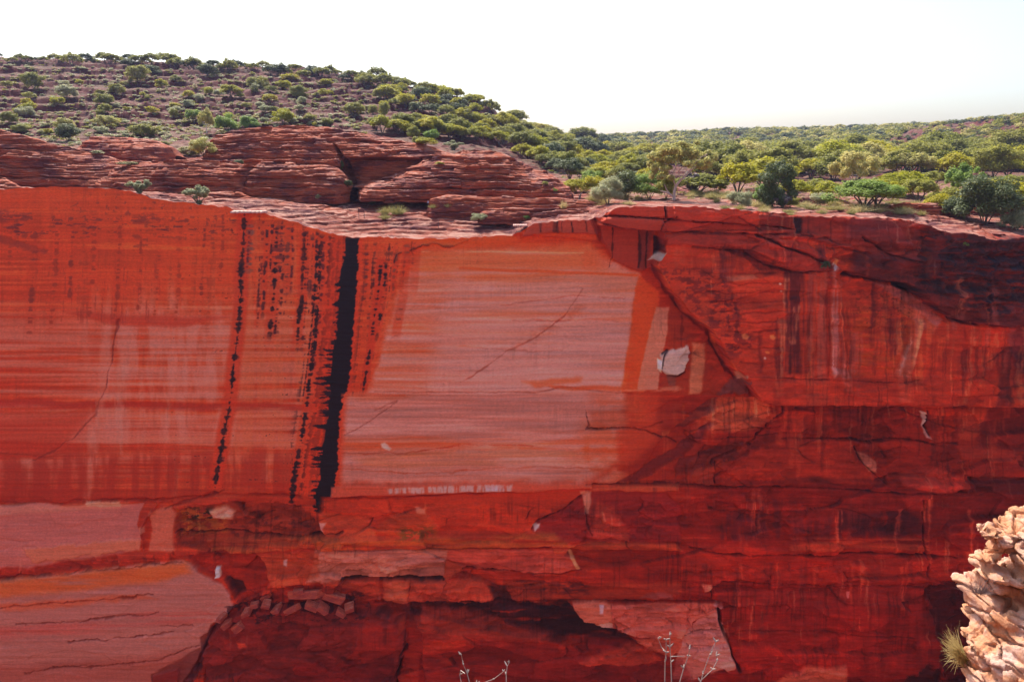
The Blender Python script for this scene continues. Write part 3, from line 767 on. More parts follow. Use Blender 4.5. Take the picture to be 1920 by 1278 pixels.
# dark stained recess and pale tongue
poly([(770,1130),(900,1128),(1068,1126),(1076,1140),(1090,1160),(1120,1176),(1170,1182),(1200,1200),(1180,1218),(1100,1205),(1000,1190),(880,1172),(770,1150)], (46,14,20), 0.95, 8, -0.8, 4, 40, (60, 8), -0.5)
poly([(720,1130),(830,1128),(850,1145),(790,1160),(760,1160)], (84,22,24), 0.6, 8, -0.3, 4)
poly([(790,1140),(900,1150),(1000,1180),(1040,1192),(1000,1200),(780,1190)], (136,40,32), 0.7, 6, 0.2, 4)
poly([(1072,1124),(1130,1126),(1145,1130),(1150,1176),(1120,1176),(1092,1162),(1078,1146)], (168,76,68), 0.95, 1.5, 0.4, 2)
poly([(1122,1128),(1132,1128),(1130,1144),(1124,1144)], (176,130,160), 0.7, 2, 0, 1)
poly([(1118,1172),(1134,1160),(1150,1168),(1150,1178),(1120,1177)], (176,118,130), 0.7, 2, 0, 1.5)
poly([(1145,1130),(1345,1130),(1352,1140),(1300,1165),(1285,1190),(1200,1188),(1168,1180),(1150,1176)], (160,66,62), 0.95, 1.5, 0.3, 2)
poly([(1188,1190),(1284,1190),(1272,1220),(1256,1230),(1220,1216)], (146,58,50), 0.9, 2, 0.2, 2)
poly([(1345,1142),(1356,1170),(1370,1210),(1380,1250),(1300,1278),(1262,1278),(1272,1220),(1286,1185),(1310,1160)], (150,76,78), 0.92, 2, 0.05, 2)
line([(1284,1188),(1320,1182),(1358,1184)], 1.4, (0.5,0.42,0.45), 0.8, -0.2, 2)
line([(1285,1212),(1370,1212)], 1.0, (0.7,0.6,0.6), 0.6, -0.1, 2)
line([(1344,1140),(1352,1168),(1366,1205),(1376,1238),(1388,1258)], 2.4, (0.35,0.28,0.3), 0.85, -0.5, 2)
poly([(1336,1132),(1354,1128),(1358,1140),(1345,1142)], (170,100,110), 0.7, 2, 0.2, 2)
poly([(1314,1092),(1332,1090),(1334,1104),(1320,1106)], (170,78,72), 0.8, 2, 0.1, 2)
line([(1334,1092),(1330,1122)], 1.5, (0.5,0.42,0.42), 0.7, -0.2, 2)
poly([(1586,1108),(1594,1108),(1592,1120),(1588,1120)], (176,110,120), 0.8, 1.2, 0, 1)
# broad ledge and dark patches, right
poly([(1276,1020),(1930,1030),(1930,1090),(1276,1090)], (136,34,22), 0.45, 6, 0.25, 3)
line([(1276,1020),(1340,1032),(1500,1038),(1740,1042),(1800,1046)], 2.4, (0.5,0.42,0.4), 0.85, -0.4, 2)
poly([(1480,1006),(1740,1008),(1740,1034),(1480,1030)], (124,38,24), 0.8, 3, 0.2, 3, 40, (120, 4), -0.2)
poly([(1362,965),(1440,965),(1440,1008),(1350,1008)], (74,20,26), 0.62, 5, 0, 3, 30, (8, 60), -0.3)
poly([(1480,975),(1562,965),(1562,1004),(1480,1000)], (66,20,28), 0.6, 10, 0, 3, 30, (10, 60), -0.3)
poly([(1566,954),(1600,962),(1690,958),(1728,975),(1740,1000),(1690,1008),(1570,1006)], (50,14,20), 0.72, 5, 0, 3, 30, (18, 40), -0.4)
line([(1736,940),(1736,1010),(1744,1090)], 2.5, (0.5,0.4,0.42), 0.8, -0.5, 3)
poly([(1690,930),(1740,925),(1738,960),(1700,955)], (140,34,24), 0.5, 4, 0.1, 3)
line([(1276,1086),(1400,1092),(1540,1096),(1740,1096)], 1.4, (0.6,0.5,0.5), 0.7, -0.25, 2)
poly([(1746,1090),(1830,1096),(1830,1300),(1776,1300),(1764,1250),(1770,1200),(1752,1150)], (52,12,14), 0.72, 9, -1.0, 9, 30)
poly([(1340,1100),(1740,1100),(1740,1130),(1340,1140)], (100,24,22), 0.6, 5, -0.25, 3)
poly([(1385,1140),(1740,1130),(1750,1260),(1390,1262)], (124,26,20), 0.55, 10, 0, 4, 60, (30, 160), -0.3)
line([(1390,1184),(1500,1186),(1660,1194),(1740,1200)], 1.4, (0.6,0.5,0.5), 0.6, -0.2, 2)
line([(1755,1130),(1764,1200),(1758,1270)], 2.5, (0.4,0.3,0.34), 0.8, -0.5, 3)
poly([(1520,1250),(1580,1244),(1600,1300),(1440,1300),(1470,1262)], (168,88,80), 0.5, 5, 0.2, 4)
poly([(1710,1262),(1740,1250),(1772,1258),(1770,1300),(1690,1300)], (34,11,14), 0.65, 8, -0.5, 9, 20)
flecks([(1280,922),(1450,922),(1440,960),(1300,960)], 3, 40, 0.1, (110,32,30), 0.5, 90)
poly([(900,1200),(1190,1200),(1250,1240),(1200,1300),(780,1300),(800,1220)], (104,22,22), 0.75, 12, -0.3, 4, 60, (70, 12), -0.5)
poly([(1080,1240),(1190,1205),(1215,1212),(1240,1235),(1180,1250)], (142,44,34), 0.75, 3, 0.3, 3)
poly([(1180,1270),(1230,1240),(1280,1235),(1300,1290),(1180,1290)], (112,30,30), 0.6, 4, 0.2, 3)

# ---- E: lower left
poly([(-400,948),(60,946),(270,946),(258,985),(268,1010),(262,1032),(60,1062),(-400,1096)], (158,80,84), 0.95, 3, -0.25, 3, 60)
poly([(-400,948),(100,946),(240,944),(240,954),(0,966),(-400,966)], (174,96,92), 0.6, 4, 0.05, 2)
poly([(160,942),(222,940),(222,950),(160,952)], (184,130,124), 0.6, 2, 0.05, 2)
poly([(40,1030),(260,1010),(262,1032),(60,1056)], (170,84,68), 0.7, 3, 0.2, 4, 16)
poly([(276,962),(285,955),(320,950),(330,965),(325,1000),(326,1030),(280,1034),(285,990)], (166,80,72), 0.85, 3, 0.1, 2)
line([(292,948),(275,970),(266,990),(270,1030)], 3.5, (0.8,0.7,0.7), 0.6, 0.35, 2)
poly([(258,990),(270,986),(270,998),(260,1000)], (178,112,110), 0.6, 2, 0.1, 1)
# brown knobbly recess
poly([(330,960),(350,950),(420,944),(560,950),(590,975),(602,1008),(560,1020),(400,1032),(336,1020),(326,990)], (120,36,22), 0.85, 3, -0.7, 4, 26, (26, 10), -0.9)
flecks([(335,955),(420,955),(420,1000),(335,1005)], 12, 7, -0.1, (150,66,28), 0.7, 91)
flecks([(345,960),(395,955),(395,975),(350,975)], 14, 5, -0.1, (40,22,14), 0.9, 92)
flecks([(430,975),(590,975),(590,1012),(430,1012)], 9, 6, 0.05, (84,26,18), 0.7, 93)
poly([(395,955),(425,950),(440,962),(432,974),(400,972)], (186,116,116), 0.7, 4, 0.25, 3)
line([(330,1000),(420,1000),(560,1008),(640,1000)], 2.2, (0.5,0.4,0.35), 0.8, -0.4, 3)
poly([(380,1012),(600,1008),(640,1012),(640,1024),(400,1040)], (156,62,34), 0.6, 3, 0.3, 3, 60, (80, 5), -0.3)
poly([(395,925),(430,912),(470,914),(500,926),(470,932),(410,936)], (156,50,30), 0.7, 4, 0.15, 3)
line([(310,955),(360,935),(395,930),(420,918)], 2.5, (0.7,0.55,0.5), 0.6, -0.2, 3)
line([(-200,950),(40,946),(150,940),(300,936),(400,926),(560,930)], 3.0, (0.8,0.66,0.6), 0.6, -0.35, 3)
# big pale panel, bottom left
PP = [(-400,1124),(0,1086),(150,1070),(348,1048),(362,1052),(372,1068),(400,1082),(418,1090),(430,1110),(440,1136),(420,1150),(404,1164),(390,1190),(384,1208),(370,1240),(330,1300),(-400,1300)]
poly(PP, (150,84,88), 0.95, 2, 0.45, 2.5, 30)
poly([(-400,1124),(0,1088),(348,1050),(360,1070),(280,1090),(0,1118),(-400,1150)], (172,70,32), 0.8, 8, 0, 3, 50, (160, 10), -0.5)
poly([(-400,1140),(0,1128),(260,1112),(300,1118),(100,1136),(-400,1160)], (176,66,40), 0.6, 5, 0, 4, 50)
poly([(-400,1180),(160,1160),(300,1140),(420,1130),(400,1160),(200,1180),(-400,1220)], (158,60,60), 0.6, 10, 0, 4, 50, (120, 7), -0.2)
poly([(-400,1240),(120,1240),(260,1228),(360,1210),(340,1278),(-400,1300)], (140,62,60), 0.7, 10, 0, 4, 50)
for L in ([(-60,1090),(150,1072),(345,1050)],[(-60,1142),(120,1126),(200,1120),(290,1112)],[(0,1170),(180,1158),(300,1146)],[(0,1262),(100,1252),(200,1246),(300,1232),(375,1208)],[(60,1250),(160,1246)],[(290,1172),(360,1168)],[(100,1204),(200,1196),(330,1180)]):
    line(L, 1.6, (0.62,0.42,0.4), 0.7, -0.18, 4)
# dark bluish border of the panel, shade painted along its edge
poly([(404,1164),(430,1150),(402,1180),(388,1215),(380,1250),(350,1300),(330,1300),(372,1240),(386,1200)], (70,30,50), 0.75, 4, -0.3, 2.5)
poly([(282,1262),(340,1236),(376,1212),(384,1230),(350,1300),(270,1300)], (84,24,26), 0.6, 5, -0.2, 3)
# red niche right of the panel with white slip
poly([(352,1042),(420,1030),(480,1038),(496,1060),(508,1095),(490,1110),(450,1130),(436,1110),(424,1086),(396,1078),(372,1062)], (122,28,16), 0.85, 2.5, -0.9, 3)
poly([(420,1085),(450,1095),(458,1110),(440,1118),(428,1100)], (50,14,16), 0.8, 4, -0.4, 2.5)
poly([(403,1064),(412,1063),(413,1080),(403,1082)], (196,150,158), 0.95, 1.2, 0.7, 0.6)
poly([(484,1040),(600,1034),(600,1080),(560,1092),(520,1100),(500,1080)], (156,56,38), 0.7, 4, 0, 3)
poly([(530,1052),(538,1050),(537,1064),(531,1062)], (180,130,150), 0.7, 2, 0, 1)
# ---- F: fallen block and rubble ledge
BL = [(386,1300),(382,1240),(388,1200),(408,1172),(440,1150),(470,1140),(520,1134),(600,1136),(660,1148),(720,1140),(748,1160),(762,1190),(750,1230),(738,1300)]
poly([(382,1190),(440,1135),(520,1100),(600,1092),(700,1120),(760,1132),(790,1180),(800,1300),(380,1300)], (92,20,18), 0.5, 6, -0.7, 3)
poly(BL, (104,27,26), 0.9, 2.5, 1.5, 2.5, 30, dsoft=3)
poly([(700,1150),(745,1165),(758,1190),(742,1220),(700,1235),(640,1245)], (132,30,22), 0.6, 8, 0.25, 4)
poly([(560,1240),(700,1236),(740,1220),(736,1300),(560,1300)], (102,20,20), 0.6, 6, -0.2, 4)
poly([(450,1196),(466,1196),(468,1206),(456,1206)], (160,50,36), 0.7, 2, 0.05, 1.5)
flecks([(430,1130),(680,1120),(690,1155),(420,1165)], 14, 6, 0.05, (54,16,22), 0.8, 94)
line([(757,1180),(764,1210),(752,1240),(746,1290)], 3, (0.45,0.4,0.4), 0.7, -0.6, 5)
poly([(760,1190),(800,1180),(880,1196),(1000,1204),(1000,1300),(760,1300)], (120,28,24), 0.5, 10, 0, 4, 60, (60, 14), -0.2)
poly([(745,1160),(756,1158),(758,1176),(748,1178)], (138,40,28), 0.8, 2, 0.5, 2)
poly([(276,1278),(290,1262),(336,1248),(335,1300),(270,1300)], (112,28,26), 0.85, 2, 0.5, 2)
poly([(334,1238),(346,1238),(346,1248),(338,1250)], (150,80,84), 0.7, 2, 0.2, 1.5)

wash(11, (1100, 915, 1900, 960), 30, [(96,26,24), (160,60,48), (78,22,26)], 0.65, (2, 9), (30, 110))
wash(12, (1280, 1045, 1740, 1060), 26, [(96,26,24), (150,52,40), (70,20,24)], 0.6, (2, 10), (40, 160))
wash(13, (640, 1130, 1000, 1150), 10, [(70,20,24), (140,44,34)], 0.6, (4, 14), (20, 60))
wash(14, (1460, 760, 1900, 800), 20, [(96,26,22), (160,50,34)], 0.6, (3, 12), (30, 120))
# --- fine grain shared by everything
g1 = fb2((PX * .82 + PY * .57) / 3.3, (PY * .82 - PX * .57) / 3.3, 3, 95, 0.7); g2 = fb2(PX / 130, PY / 2.4, 3, 96, 0.7); g3 = fb2(XS / 3.2, PY / 70, 3, 97, 0.7)
rightness = sst(1180, 1350, PX) + sst(925, 960, PY) * (PX < 1300) + 0.0
rightness = np.clip(rightness, 0, 1)
mott = fb2((PX + 0.35 * PY) / 34, (PY - 0.12 * PX) / 11, 5, 98, 0.65)
# broken, blocky relief where the wall is not a clean face
wxx = PX + 22 * fb2(PX / 60, PY / 40, 4, 110); wyy = PY + 9 * fb2(PX / 90, PY / 40, 4, 111) + 0.03 * PX
a1, a2, ai = worley2(wxx / 120, wyy / 34, 112)
b1, b2, bi = worley2(wxx / 46, wyy / 15, 115)
c1, c2, ci = worley2(wxx / 16, wyy / 7, 118)
part = sst(-0.2, 0.35, fb2(PX / 120, PY / 60, 3, 121))
clean = np.clip(sst(-30, 10, seg_sd([(1450,500),(1760,600),(1760,748),(1300,748),(1330,600)], PX, PY)), 0, 1) * 0.65
pl = np.clip(sst(-8, 8, seg_sd(PP, PX, PY)) + sst(-8, 8, seg_sd([(-400,948),(330,946),(330,1032),(60,1062),(-400,1096)], PX, PY)), 0, 1)
rightness = rightness * (1 - 0.85 * pl)
br = rightness * (1 - clean)
DEP += br * (0.55 * ai + 0.30 * bi * part + 0.12 * ci * part)
edge_ = (1 - sst(0.0, 0.045, a2 - a1)) * 0.8 * sst(-0.1, 0.4, fb2(PX / 50, PY / 30, 3, 122)) + (1 - sst(0.0, 0.06, b2 - b1)) * 0.6 * part * sst(0.0, 0.4, fb2(PX / 40, PY / 20, 3, 123))
DEP -= br * 0.30 * edge_
C *= (1 + br * (0.07 * ai + 0.09 * bi * part + 0.06 * ci * part - 0.30 * edge_))[..., None]
# dark iron film and drips hanging from the ledges
film = sst(0.10, 0.45, fb2(PX / 90, PY / 22, 5, 124, 0.6)) * rightness * 0.24
C *= 1 - film[..., None] * np.array([0.35, 0.45, 0.30], np.float32)
drip = sst(0.05, 0.5, fb2(PX / 5, PY / 110, 4, 125, 0.6)) * sst(-0.1, 0.4, fb2(PX / 140, PY / 60, 3, 126)) * (0.25 + 0.75 * rightness) * (1 - pl)
C *= 1 - 0.20 * drip[..., None]
pinkd = sst(0.25, 0.6, fb2(PX / 7, PY / 70, 4, 127, 0.6)) * sst(0.0, 0.4, fb2(PX / 160, PY / 70, 3, 128)) * rightness
C += pinkd[..., None] * np.array([18, 22, 20], np.float32)
C *= (1 + 0.05 * g1 + 0.065 * g2 + 0.012 * g3 + rightness * 0.22 * mott)[..., None]
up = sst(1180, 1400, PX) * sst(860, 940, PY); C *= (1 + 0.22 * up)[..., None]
DEP += rightness * (0.22 * fb2(PX / 50, PY / 14, 4, 99, 0.6) + 0.10 * fb2(PX / 14, PY / 5, 3, 101, 0.6))
rough = sst(0, 40, seg_sd(LOBE, PX, PY))
DEP += rough * (1.5 * fb2(PX / 40, PY / 11, 5, 102, 0.62) + 0.5 * fb2(PX / 10, PY / 6, 3, 103, 0.6))
# the clean face: fine tilted laminae
panel = np.clip(sst(-14, 14, seg_sd([(760,470),(1200,515),(1165,900),(640,905),(640,742),(700,736)], PX, PY)), 0, 1)
tl = PY + 0.012 * PX + 5 * fb2(PX / 220, PY / 80, 3, 130)
C *= (1 + panel * (0.09 * fb2(PX / 260, tl / 10, 3, 131) + 0.10 * fb2(PX / 130, tl / 3.6, 3, 132, 0.7)))[..., None]
DEP += panel * 0.10 * fb2(PX / 200, tl / 6, 3, 133)
og = panel * sst(0.15, 0.5, fb2(PX / 240, tl / 13, 4, 134)) * 0.5
C += og[..., None] * np.array([10, -14, -34], np.float32)
# depth of colour
ref = np.array([165, 60, 44], np.float32)
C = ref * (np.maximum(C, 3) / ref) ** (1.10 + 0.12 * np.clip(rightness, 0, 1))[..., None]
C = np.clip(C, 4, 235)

# wall tilts slightly outwards with depth, foot spreads to the floor
WY = D - DEP - 0.4 * sst(1290, 1500, PY) * 20
alb = srgb(C) / (np.array(ECAL, np.float32) * (1 - 0.24 * sst(520, 1250, PY))[..., None])  # lower wall painted lighter to offset the weaker light reaching it
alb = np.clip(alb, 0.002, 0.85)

def wall_mat():
    m, nt, b = newmat('canyon_sandstone')
    a = N(nt, 'ShaderNodeVertexColor', layer_name='col')
    tc = N(nt, 'ShaderNodeTexCoord')
    n1 = noise_node(nt, 6, 6, mapping(nt, tc.outputs['Object'], (0.5, 0.5, 1.6)), 0.7)
    r = ramp(nt, n1.outputs[0], [(0.3, (0.84, 0.84, 0.84)), (0.7, (1.14, 1.14, 1.14))])
    c = mixc(nt, 1.0, a.outputs[0], r, 'MULTIPLY')
    nt.links.new(c, b.inputs['Base Color'])
    b.inputs['Roughness'].default_value = 0.85
    b.inputs['Specular IOR Level'].default_value = 0.25
    n2 = noise_node(nt, 3.5, 8, mapping(nt, tc.outputs['Object'], (0.35, 0.5, 2.0)), 0.65)
    bump(nt, b, n2.outputs[0], 0.6, 0.16)
    return m
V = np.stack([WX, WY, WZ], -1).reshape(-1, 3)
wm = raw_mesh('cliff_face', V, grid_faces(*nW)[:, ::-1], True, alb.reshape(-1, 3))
cliff = struct(link('cliff_face', wm, wall_mat()))
rimY = WY[0].copy(); rimZ = WZ[0].copy()
del V
# ------------------------------------------------------------------ the plateau, hill and ridges behind the rim
tstep = max(1, int(round(TSTEP / WSTEP)))
idx = np.arange(0, len(_colpx), tstep)
ta = wallX[idx] / D                                     # column slope X/Y
LAY = [
 (100, None),
 (104, [(-3000,340),(0,356),(200,356),(300,370),(440,391),(560,405),(660,428),(800,430),(950,424),(1000,409),(1100,399),(1150,383),(1300,382),(1500,395),(1640,400),(1750,418),(1920,434),(5000,400)]),
 (110, [(-3000,335),(0,354),(200,354),(300,362),(440,372),(560,386),(660,402),(800,402),(950,400),(1000,392),(1100,386),(1150,378),(1300,378),(1500,389),(1640,392),(1750,404),(1920,418),(5000,390)]),
 (118, [(-3000,325),(0,352),(300,358),(440,362),(660,384),(800,380),(950,374),(1050,375),(1150,372),(1300,373),(1500,380),(1640,384),(1750,392),(1920,405),(5000,370)]),
 (130, [(-3000,320),(0,340),(400,345),(660,362),(900,362),(1050,364),(1150,365),(1300,364),(1500,368),(1700,374),(1920,388),(5000,350)]),
 (150, [(-3000,300),(0,300),(200,300),(400,300),(700,310),(850,315),(1000,340),(1150,350),(1300,354),(1500,354),(1700,358),(1920,366),(5000,340)]),
 (190, [(-3000,270),(0,262),(400,262),(700,262),(800,270),(900,288),(1000,310),(1150,336),(1300,342),(1500,342),(1700,342),(1920,345),(5000,330)]),
 (240, [(-3000,220),(0,215),(400,220),(600,222),(700,228),(800,240),(900,262),(1000,288),(1150,318),(1300,330),(1500,330),(1700,328),(1920,325),(5000,320)]),
 (300, [(-3000,160),(0,160),(400,168),(600,178),(700,188),(800,200),(880,222),(940,246),(975,262),(1020,284),(1150,312),(1300,324),(1500,322),(1700,314),(1920,306),(5000,310)]),
 (350, [(-3000,120),(0,113),(150,118),(300,125),(450,133),(600,138),(700,150),(770,165),(830,178),(900,195),(950,226),(972,244),(985,268),(1020,284),(1150,306),(1300,318),(1500,314),(1700,300),(1920,284),(5000,290)]),
 (400, [(-3000,122),(0,116),(300,128),(600,142),(700,154),(770,170),(830,186),(900,210),(950,240),(975,260),(1020,276),(1150,298),(1300,310),(1500,304),(1700,282),(1800,268),(1920,256),(5000,270)]),
 (480, [(-3000,150),(0,150),(600,175),(700,188),(830,220),(950,252),(1000,264),(1100,286),(1300,300),(1500,290),(1650,270),(1750,248),(1920,230),(2300,215),(5000,240)]),
 (560, [(-3000,180),(0,180),(600,210),(900,248),(1000,258),(1100,276),(1300,286),(1500,276),(1650,258),(1750,238),(1920,222),(2300,208),(5000,230)]),
 (700, [(-3000,230),(0,230),(900,250),(1000,253),(1100,264),(1300,268),(1500,258),(1650,248),(1750,240),(1920,228),(5000,230)]),
 (950, [(-3000,240),(0,240),(1000,250),(1060,258),(1130,261),(1200,256),(1300,251),(1400,249),(1500,247),(1650,243),(1750,240),(1920,235),(5000,240)]),
 (1300, [(-3000,262),(1000,266),(1200,268),(1400,262),(1920,258),(5000,260)]),
 (2200, [(-3000,290),(1000,292),(1920,292),(5000,292)]),
]
LY = np.array([l[0] for l in LAY], float)
LZ = []
for Y, P in LAY:
    if P is None: LZ.append(np.interp(ta * D, wallX, rimZ) / D * D)
    else:
        x_, _, z_ = at([p[0] for p in P], [p[1] for p in P], Y)
        LZ.append(np.interp(ta, x_ / Y, z_))
LZ = np.array(LZ)
def geo_rows():
    r = [100.0]; y = 100.0
    while y < 2200:
        if y < 128: s = 0.10
        elif y < 200: s = 0.10 + (y - 128) * 0.006
        elif y < 600: s = 0.55 + (y - 200) * 0.004
        else: s = 2.2 + (y - 600) * 0.012
        y += s * TSTEP / 2.0; r.append(y)
    return np.array(r)
ty = geo_rows()
from_i = np.searchsorted(LY, ty, side='right') - 1
from_i = np.clip(from_i, 0, len(LY) - 2)
f = (ty - LY[from_i]) / (LY[from_i + 1] - LY[from_i])
# Catmull-like smooth (monotone enough) interpolation
def layer_interp():
    out = np.zeros((len(ty), len(ta)), np.float32)
    S = np.zeros_like(LZ)
    sl = np.diff(LZ, axis=0) / np.diff(LY)[:, None]
    for i in range(1, len(LY) - 1):
        s1, s2 = sl[i - 1], sl[i]
        S[i] = np.where(s1 * s2 > 0, 2 * s1 * s2 / (s1 + s2 + 1e-9 * np.sign(s1 + s2)), 0)
    S[0] = sl[0]; S[-1] = sl[-1]
    for j, (i, t) in enumerate(zip(from_i, f)):
        h = LY[i + 1] - LY[i]
        out[j] = ((2*t**3 - 3*t**2 + 1) * LZ[i] + (t**3 - 2*t**2 + t) * h * S[i] + (-2*t**3 + 3*t**2) * LZ[i+1] + (t**3 - t**2) * h * S[i+1])
    return out
TZ = layer_interp()
TYn = np.broadcast_to(ty[:, None], TZ.shape).astype(np.float32)
TX = (ta[None, :] * ty[:, None]).astype(np.float32)
edge = sst(100, 103, TYn)
far = sst(140, 260, TYn)
# roughness and ledges
TZ += edge * (0.25 * fb2(TX / 6, TYn / 6, 4, 201) * (1 - far) + far * (1.6 * fb2(TX / 40, TYn / 40, 5, 202) + 0.5 * fb2(TX / 9, TYn / 9, 4, 203)))
def terrace(z, h, warp, sharp):
    q = (z + warp) / h
    fl = np.floor(q); fr = q - fl
    s = sst(0.5 - sharp, 0.5 + sharp, fr)
    return (fl + s) * h - warp
leftk = 1 - sst(1130, 1180, np.broadcast_to(_colpx[idx], TZ.shape))
w1 = 0.5 * fb2(TX / 14, TYn / 14, 4, 204)
near1 = terrace(TZ, 0.62, w1, 0.12)
near2 = terrace(TZ, 0.27, w1 * 0.7 + 0.2 * fb2(TX / 3, TYn / 3, 3, 205), 0.18)
w1 = w1 + 0.45 * fb2(TX / 5, TYn / 9, 4, 216, 0.6)
near1 = terrace(TZ, 0.46, w1 + 0.12 * fb2(TX / 2.0, TYn / 2.0, 3, 215), 0.05)
near2 = terrace(TZ, 0.21, w1 * 0.7 + 0.25 * fb2(TX / 4, TYn / 4, 3, 205), 0.09)
nearz = near1 * 0.6 + near2 * 0.4
w2 = 4.5 * fb2(TX / 42, TYn / 60, 5, 206, 0.6)
hill = terrace(TZ, 3.6, w2, 0.10) * 0.6 + terrace(TZ, 1.4, w2 * 0.6 + 0.9 * fb2(TX / 10, TYn / 10, 4, 207), 0.12) * 0.4
hmix = far * (1.0 - 0.4 * sst(500, 800, TYn))
TZ2 = TZ * (1 - edge * (1 - far) - hmix) + nearz * edge * (1 - far) + hill * hmix
TZ2 += edge * (1 - far) * 0.10 * vn2(np.floor(TX / 1.4 + 2 * vn2(TYn / 3, TX * 0, 217)) * 2.7 + .5, np.floor(TZ2 / 0.3) * 3.1 + .5, 218)
TZ2 += edge * (0.04 * fb2(TX / 0.7, TYn / 0.7, 3, 208) * (1 - far) + far * 0.35 * np.abs(fb2(TX / 3.0, TYn / 3.0, 4, 209)) )
# boulder breaks on the hill
bl = fb2(TX / 5, TYn / 4, 3, 210); TZ2 += far * 0.9 * sst(0.28, 0.5, bl) * (1 - sst(450, 700, TYn))
TZ2 += sst(320, 420, TYn) * 1.6 * np.abs(fb2(TX / 14, TYn / 10, 4, 219, 0.6))
TY2 = TYn + ((np.interp(ta * D, wallX, rimY) - D)[None, :]) * np.exp(-(TYn - 100) / 3.0)
# undercut: rock layers standing proud of one another
TY2 = TY2 - edge * (1 - far) * 0.22 * fb2(TX / 9, TZ2 / 0.22, 3, 211)
TZ = TZ2
# the last rows sink to the great ground sheet
def rock_mat(name, scale=1.0, veg=0.0, light=(0.52, 0.30, 0.24), mid=(0.30, 0.085, 0.055), dark=(0.10, 0.032, 0.035)):
    m, nt, b = newmat(name)
    tc = N(nt, 'ShaderNodeTexCoord'); P = tc.outputs['Object']
    geo = N(nt, 'ShaderNodeNewGeometry')
    sep = N(nt, 'ShaderNodeSeparateXYZ'); nt.links.new(geo.outputs['Normal'], sep.inputs[0])
    n1 = noise_node(nt, 0.5 / scale, 7, P, 0.65)
    n2 = noise_node(nt, 1.0 / scale, 8, mapping(nt, P, (0.35, 0.35, 5.0)), 0.7)
    c = ramp(nt, n2.outputs[0], [(0.30, dark), (0.47, mid), (0.60, (mid[0]*1.35, mid[1]*1.35, mid[2]*1.3)), (0.75, (mid[0]*0.8, mid[1]*0.75, mid[2]*0.8))])
    pt = noise_node(nt, 0.16 / scale, 6, mapping(nt, P, (1, 1, 2.5)), 0.7)
    c = mixc(nt, ramp(nt, pt.outputs[0], [(0.48, (0, 0, 0)), (0.60, (0.8, 0.8, 0.8))]), c, (dark[0]*1.3, dark[1]*1.2, dark[2]*1.5))
    flat = math_n(nt, 'ADD', sep.outputs[2], math_n(nt, 'MULTIPLY', math_n(nt, 'SUBTRACT', n1.outputs[0], 0.5), 1.5))
    nl = noise_node(nt, 1.0 / scale, 6, mapping(nt, P, (0.10, 1.3, 4.5)), 0.65)
    flat = math_n(nt, 'ADD', flat, math_n(nt, 'MULTIPLY', math_n(nt, 'SUBTRACT', nl.outputs[0], 0.56), 2.2))
    fr = ramp(nt, flat, [(0.80, (0, 0, 0)), (1.06, (1, 1, 1))])
    lt = ramp(nt, n1.outputs[0], [(0.38, (light[0]*0.75, light[1]*0.6, light[2]*0.55)), (0.6, light)])
    c = mixc(nt, fr, c, lt)
    if veg > 0:
        nv = noise_node(nt, 0.22, 8, P, 0.7)
        vf = math_n(nt, 'MULTIPLY', ramp(nt, math_n(nt, 'ADD', sep.outputs[2], math_n(nt, 'MULTIPLY', math_n(nt, 'SUBTRACT', nv.outputs[0], 0.5), 1.6)), [(0.86, (0, 0, 0)), (1.06, (1, 1, 1))]), veg)
        fa = N(nt, 'ShaderNodeAttribute', attribute_name='hill')
        c = mixc(nt, math_n(nt, 'MULTIPLY', fa.outputs['Fac'], 1.0), c, mixc(nt, 1.0, c, (0.42, 0.26, 0.29, 1), 'MULTIPLY'))
        dist = N(nt, 'ShaderNodeAttribute', attribute_name='veg')
        vf = math_n(nt, 'MULTIPLY', vf, dist.outputs['Fac'])
        n4 = noise_node(nt, 0.9, 6, P, 0.7)
        vc = ramp(nt, n4.outputs[0], [(0.35, (0.07, 0.075, 0.04)), (0.5, (0.15, 0.12, 0.07)), (0.68, (0.27, 0.21, 0.12))])
        c = mixc(nt, vf, c, vc)
    nt.links.new(c, b.inputs['Base Color'])
    b.inputs['Roughness'].default_value = 0.9; b.inputs['Specular IOR Level'].default_value = 0.2
    n3 = noise_node(nt, 2.6 / scale, 9, mapping(nt, P, (0.6, 0.6, 2.4)), 0.7)
    bump(nt, b, n3.outputs[0], 0.7, 0.25 * scale)
    return m
veg = np.clip(sst(104, 120, TYn) * (1 - leftk) + sst(135, 180, TYn), 0, 1)
V = np.stack([TX, TY2, TZ], -1).reshape(-1, 3)
tm = raw_mesh('plateau_and_hills', V, grid_faces(*TZ.shape), True, attrs={'veg': veg, 'hill': sst(140, 200, TYn)})
MROCKT = rock_mat('red_ledge_rock', 1.0, 0.40, (0.40, 0.20, 0.15), (0.22, 0.052, 0.032), (0.08, 0.025, 0.024))
terr = struct(link('hill_terrain', tm, MROCKT))
TPX, TPY = proj(TX, TY2, TZ)

def col_of(a): return np.clip(np.searchsorted(ta, a), 1, len(ta) - 1)
def ground(a, Y):
    """terrain point on slope a=X/Y at distance Y"""
    c = col_of(a); r = int(np.clip(np.searchsorted(ty, Y), 0, len(ty) - 1))
    return Vector((float(TX[r, c]), float(TY2[r, c]), float(TZ[r, c])))
def hit(px, py, ymin=100.0, ymax=1400.0):
    """first terrain point seen at photo pixel (px,py), beyond ymin"""
    a = (px - 960.0) / F * (CT + 0.0)
    for _ in range(2):
        c = col_of(a)
        r0 = int(np.searchsorted(ty, ymin)); r1 = int(np.searchsorted(ty, ymax))
        seg = TPY[r0:r1, c]
        k = np.where(seg <= py)[0]
        if len(k) == 0: return None
        r = r0 + int(k[0])
        a = a + (px - TPX[r, c]) / F
    return Vector((float(TX[r, c]), float(TY2[r, c]), float(TZ[r, c])))

